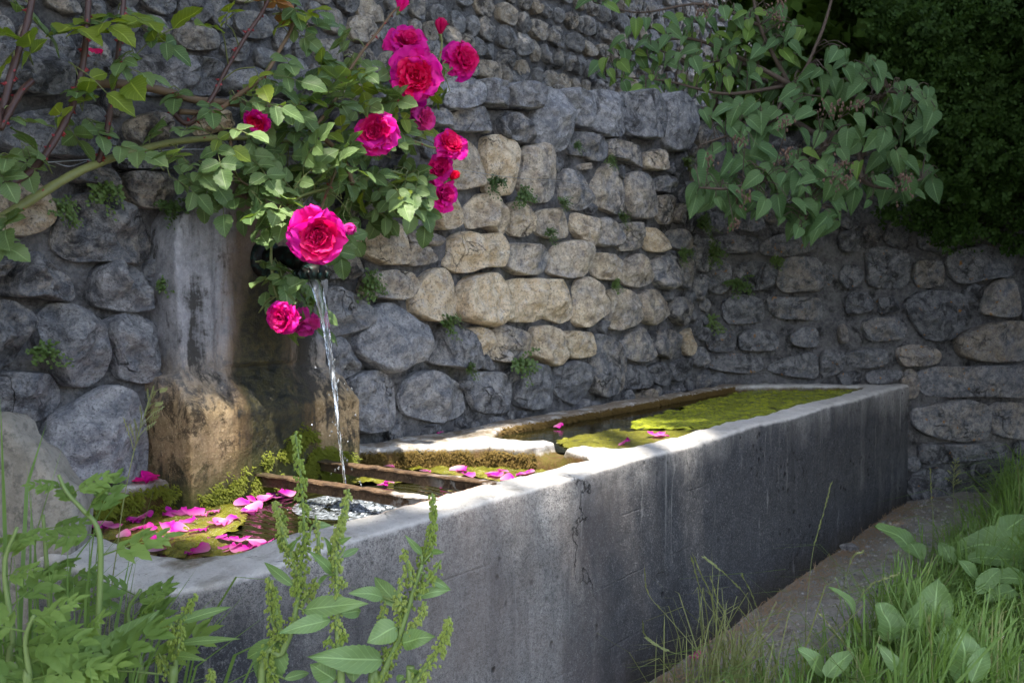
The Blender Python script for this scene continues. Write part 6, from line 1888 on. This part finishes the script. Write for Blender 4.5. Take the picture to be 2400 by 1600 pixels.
spots = []
for _ in range(230):
    b = on_z(rnd.gauss(1715, 75), rnd.uniform(1585, 1720), 0.0); spots.append(Vector((b.x + rnd.gauss(0, .03), min(b.y, 1.2), 0)))
gt = obj('grass', blades(spots, .14, .36, 14, .75, .0018).mesh('grass', [M['grass_dry']], False))
tag(gt, 'pale clump of fine grass spilling over the path toward the trough', 'grass', None, 'stuff')
def seed_grass(pts, d0, label, n=26, wid=.004, pan=False, base=None):
    r = random.Random(int(pts[0][0]))
    P3 = []
    for i, p in enumerate(pts): P3.append(at_d(*p, d0))
    b = base or Vector((P3[0].x, P3[0].y, gz(P3[0].x, P3[0].y)))
    o = obj('grass_stem', None); o.location = b
    tag(o, label, 'grass stem', 'seeding grass stems')
    P = bez(([b] if (P3[0] - b).length > .02 else []) + P3, 8)
    mb = MB(); mb.tube(P, [.0013 - .0007 * i / len(P) for i in range(len(P))], 4)
    wmesh_child('stem', mb, [M['grass_dry']], o)
    mb = MB(); m = len(P)
    for k in range(n):
        t = .60 + .40 * k / n if not pan else .70 + .3 * k / n
        f = t * (m - 1); i = min(int(f), m - 2); q = P[i].lerp(P[i + 1], f - i); ax = (P[i + 1] - P[i]).normalized()
        sd = ax.orthogonal().normalized(); sd.rotate(Matrix.Rotation(k * 3.14 + r.gauss(0, .5), 3, ax))
        if pan:
            L = .05 * (1 - (t - .7) * 2.2) * r.uniform(.6, 1.2)
            e = q + sd * L + ax * L * .7; mb.tube([q, q.lerp(e, .5) + Vector((0, 0, .004)), e], .0006, 3)
            for z in range(4):
                c = q.lerp(e, .5 + .5 * z / 4); s = .004
                mb.add([c - ax * s, c + sd * s * .4, c + ax * s * 1.4, c - sd * s * .4], [(0, 1, 2, 3)])
        else:
            s = wid * 1.6
            mb.add([q, q + sd * s * .55 + ax * s * .7, q + sd * s * .5 + ax * s * 2.2, q + ax * s * 1.0], [(0, 1, 2, 3)])
    wmesh_child('seed_head', mb, [M['grass_dry']], o, False)
def c3(*pp): return [(1400 + u / 2.352, 1050 + v / 2.352) for u, v in pp]
for pts, d, lab, pn in (
        (c3((600, 1200), (570, 1140), (390, 930), (280, 800), (260, 670)), 2.55, 'bleached grass stem curving far over the trough face', 0),
        (c3((600, 1210), (560, 1150), (400, 1120), (270, 1040), (250, 960)), 2.5, 'low grass stem bowing out lowest across the trough face', 0),
        (c3((740, 1150), (720, 1010), (600, 850), (550, 720), (520, 600)), 2.6, 'tall pale grass ear standing above the clump by the path', 0),
        (c3((750, 1150), (740, 1010), (640, 830), (570, 690), (527, 585)), 2.62, 'tall pale grass ear just beside its twin above the clump', 0),
        (c3((900, 1150), (880, 1000), (830, 830), (700, 690), (590, 600)), 2.65, 'green grass stem slanting across the two pale ears', 0),
        (c3((910, 1150), (900, 960), (850, 800), (800, 705)), 2.65, 'short green grass ear at the back of the clump', 0),
        (c3((760, 1150), (720, 950), (660, 830), (625, 710)), 2.6, 'thin grass stem between the pale ears and the slanting one', 0),
        (c3((1150, 900), (1160, 800), (1190, 560), (1240, 380), (1290, 190)), 2.95, 'tall lone grass stem rising before the dark far face of the trough', 0),
        (c3((1500, 1330), (1480, 1290), (1400, 1130), (1300, 1000), (1210, 890)), 2.35, 'grass stem leaning over the broad leaves toward the path', 0),
        (c3((1860, 1320), (1850, 1290), (1838, 1100), (1830, 930)), 2.3, 'upright grass stem in front of the round dock leaf', 0),
        (c3((1980, 500), (1970, 350), (1962, 200), (1975, 60)), 4.2, 'feathery grass panicle at the end of the path by the wall', 1),
        (c3((1850, 400), (1842, 260), (1835, 110)), 4.1, 'slim grass spike near the far corner of the trough', 0),
        (c3((1300, 1050), (1390, 640), (1460, 570)), 2.9, 'arching grass stem over the path', 0),
        (c3((1350, 1050), (1480, 780), (1660, 690)), 2.8, 'grass stem bending outward over the grass edge', 0),
        ([(255, 1540), (278, 1260), (300, 1120), (330, 1000), (362, 915)], 1.45, 'tall airy grass panicle rising before the pillar foot', 1)):
    seed_grass(pts, d, lab, 30 if not pn else 22, .004, pn)

# broad-leaved dock rosettes on the grassy side
def rosette(lst, label, d=None):
    b0 = on_z(*c3(lst[0][0])[0], .03)
    o = obj('dock_rosette', None); o.location = (b0.x, b0.y, gz(b0.x, b0.y))
    tag(o, label, 'dock', 'broad-leaved docks in the grass')
    r = random.Random(int(lst[0][0][0]))
    for (b, t, w) in lst:
        bp, tp = c3(b)[0], c3(t)[0]
        a3 = on_z(*bp, .12 + r.uniform(0, .06)); dd = (a3 - CAM).dot(FWD)
        b3 = at_d(*tp, dd * r.uniform(.97, 1.03)); b3 = a3 + (b3 - a3) * 1.25
        mb = MB()
        blade_between(mb, a3, b3, w / 2.352 / FPX * dd * 1.25, (TOCAM * .7 + Vector((0, 0, 1)) + RIGHT * r.gauss(0, .3)).normalized(), r.uniform(.06, .16), r.uniform(.05, .18), r.choice(('oblong', 'lance', 'lance')), 20, .06, r.random() * 9, .035)
        base = Vector(o.location)
        mb.tube([base, base.lerp(a3, .6) + Vector((0, 0, .01)), a3], [.003, .003, .002], 5, 1)
        wmesh_child('leaf', mb, [M['dock_leaf'], M['dock_stem']], o)
rosette([((1850, 980), (1872, 770), 150), ((1420, 1010), (1305, 815), 115), ((1620, 1060), (1565, 890), 150), ((1880, 1000), (2045, 1000), 75), ((1700, 1000), (1790, 860), 80)], 'dock rosette with rounded light leaves in the middle of the grass')
rosette([((2010, 1294), (1990, 1030), 180), ((1850, 1160), (1915, 1005), 95), ((1680, 1250), (1565, 1105), 65), ((2060, 1294), (2130, 1130), 90)], 'dock rosette with a huge upright leaf lowest in the grass')
rosette([((2352, 570), (2050, 560), 190), ((2400, 730), (2170, 745), 90), ((2230, 300), (2410, 300), 60), ((2200, 490), (2330, 400), 110), ((2160, 960), (2235, 870), 65), ((2352, 640), (2100, 620), 120), ((2300, 780), (2170, 830), 70)], 'dark dock rosette with wide leaves against the picture edge')
rosette([((1240, 1240), (1130, 1130), 90), ((1260, 1260), (1380, 1150), 80), ((1440, 1270), (1450, 1120), 100)], 'low dock rosette at the edge of the path nearest the pale grass ears')
rosette([((2100, 760), (2000, 640), 90), ((2090, 800), (2200, 690), 80), ((1960, 640), (1900, 540), 70)], 'small dock rosette half hidden in the tall grass below the side wall')
rosette([((1780, 600), (1580, 462), 120), ((1790, 620), (1700, 520), 90)], 'dock with one pale leaf stretched over the path')

# clover heads
M['clover'] = leafmat('clover_petal', (.55, .55, .48), (.7, .7, .64), .3, .6)
for (u, v, lab) in ((2085, 1155, 'white clover head lowest and largest in the grass'), (1660, 1035, 'white clover head beside the round dock leaf'), (2215, 1032, 'white clover head high in the grass toward the picture edge')):
    px, py = c3((u, v))[0]; d = (on_z(px, py + 60, .02) - CAM).dot(FWD) * .96; c = at_d(px, py, d)
    o = obj('clover_flower', None); o.location = (c.x, c.y, gz(c.x, c.y)); tag(o, lab, 'flower', 'white clovers')
    mb = MB(); mb.tube([Vector(o.location), Vector(o.location).lerp(c, .5) + Vector((.006, 0, 0)), c], .0012, 4); wmesh_child('stem', mb, [M['dock_stem']], o)
    mb = MB(); r = random.Random(u)
    for k in range(70):
        dv = Vector((r.gauss(0, 1), r.gauss(0, 1), r.gauss(.3, 1))).normalized(); s = dv.orthogonal().normalized() * .0018
        mb.add([c + dv * .003 - s * .5, c + dv * .003 + s * .5, c + dv * .010 + s, c + dv * .014, c + dv * .010 - s], [(0, 1, 2, 3, 4)])
    wmesh_child('head', mb, [M['clover']], o, False)

# ---------------------------------------------------------------- path litter, stones, slab
M['straw'] = simple('straw', (.30, .21, .13), .8)
mb = MB(); rnd = random.Random(3)
for _ in range(2200):
    x = rnd.uniform(1.9, 5.4); y = YF - .005 - abs(rnd.gauss(0, .085))
    a = rnd.gauss(.1, .55); L = rnd.uniform(.02, .075); z = gz(x, y) + rnd.uniform(.002, .012)
    d = Vector((math.cos(a), math.sin(a), rnd.gauss(0, .12))) * L; s = Vector((-math.sin(a), math.cos(a), 0)) * .0011
    p = Vector((x, min(y, YF - .004 - abs(d.y)), z))
    m_ = p + d * .5 + Vector((0, 0, .003)) + s * rnd.gauss(0, 2)
    mb.add([p - s, p + s, m_ + s, m_ - s, p + d + s * .4, p + d - s * .4], [(0, 1, 2, 3), (3, 2, 4, 5)])
st = obj('straw_litter', mb.mesh('straw_litter', [M['straw']], False)); tag(st, 'brown straw and needles littering the path along the trough', 'litter', None, 'stuff')
mb = MB()
for _ in range(1500):
    x = rnd.uniform(1.9, 5.5); y = rnd.uniform(.85, 1.255)
    vs = []; r = rnd.choice((rnd.uniform(.002, .006), rnd.uniform(.004, .012)))
    blob(mb, (x, y, gz(x, y) + r * .2), r, .6, 0, 5, 3)
gv = obj('gravel', mb.mesh('gravel', [M['stone_back']], False)); gv.color = (.35, 1.5, .2, 1); tag(gv, 'small grey gravel on the path', 'gravel', None, 'stuff')
def rock(px, py, s, label, seed):
    p = on_z(px, py, .01); r = random.Random(seed)
    pl = [np.array([math.cos(6.28 * i / 7) * s * r.uniform(.7, 1.2), s * .45 + math.sin(6.28 * i / 7) * s * .42 * r.uniform(.7, 1.1)]) for i in range(7)]
    fr = (p + Vector((0, 0, gz(p.x, p.y) - .01)), RIGHT, (TOCAM - Vector((0, 0, TOCAM.z))).normalized())
    vs, fs = stone_geo(pl, fr, s * .7, seed, back=s * .6, n=24)
    o = obj('rock', new_mesh('rock', vs, fs), None, M['stone_back']); o.color = (.3, 1.3, .2, 1); tag(o, label, 'rock', 'loose rocks on the path')
rock(1990, 1303, .045, 'pale angular rock lying against the foot of the trough', 71)
rock(2072, 1242, .018, 'small white pebble beside the far end of the trough', 72)
rock(2005, 1345, .012, 'tiny pebble on the path under the arching grass', 73)

slab_poly = []
so = at_d(60, 1200, 1.72); so = Vector((so.x, so.y, 0))
sN = (TOCAM - Vector((0, 0, TOCAM.z))).normalized()
for q in ((-140, 1000), (-40, 1000), (0, 1018), (35, 1055), (75, 1105), (108, 1160), (128, 1220), (132, 1300), (140, 1700), (140, 2150), (-140, 2150)):
    w = on_plane(*q, so + sN * .03, sN); slab_poly.append(np.array([(w - so).dot(RIGHT), max(w.z, -.05)]))
if area2(slab_poly) < 0: slab_poly = slab_poly[::-1]
vs, fs = stone_geo(slab_poly, (so, RIGHT, sN), .04, 88, back=.07, n=90, rough=1.0, pw=14)
def slab_material():
    m = NT('slab_stone'); a = m.noise(6, 6, .7); b = m.noise(50, 5, .7)
    c = m.mix(m.rng(a, .38, .60), (.13, .12, .10), (.27, .25, .215)); c = m.mix(m.rng(b, .5, .62, 0, .6), c, (.09, .085, .075)); c = m.mix(m.rng(m.noise(12, 7, .75), .55, .64, 0, .7), c, (.05, .05, .035))
    return m.fin(c, .9, m.bump(m.math('ADD', a, b), .6, .01), .3)
slab = obj('stone_slab', new_mesh('stone_slab', vs, fs), None, slab_material())
tag(slab, 'pale upright stone slab with rounded shoulder leaning by the near corner', 'slab')
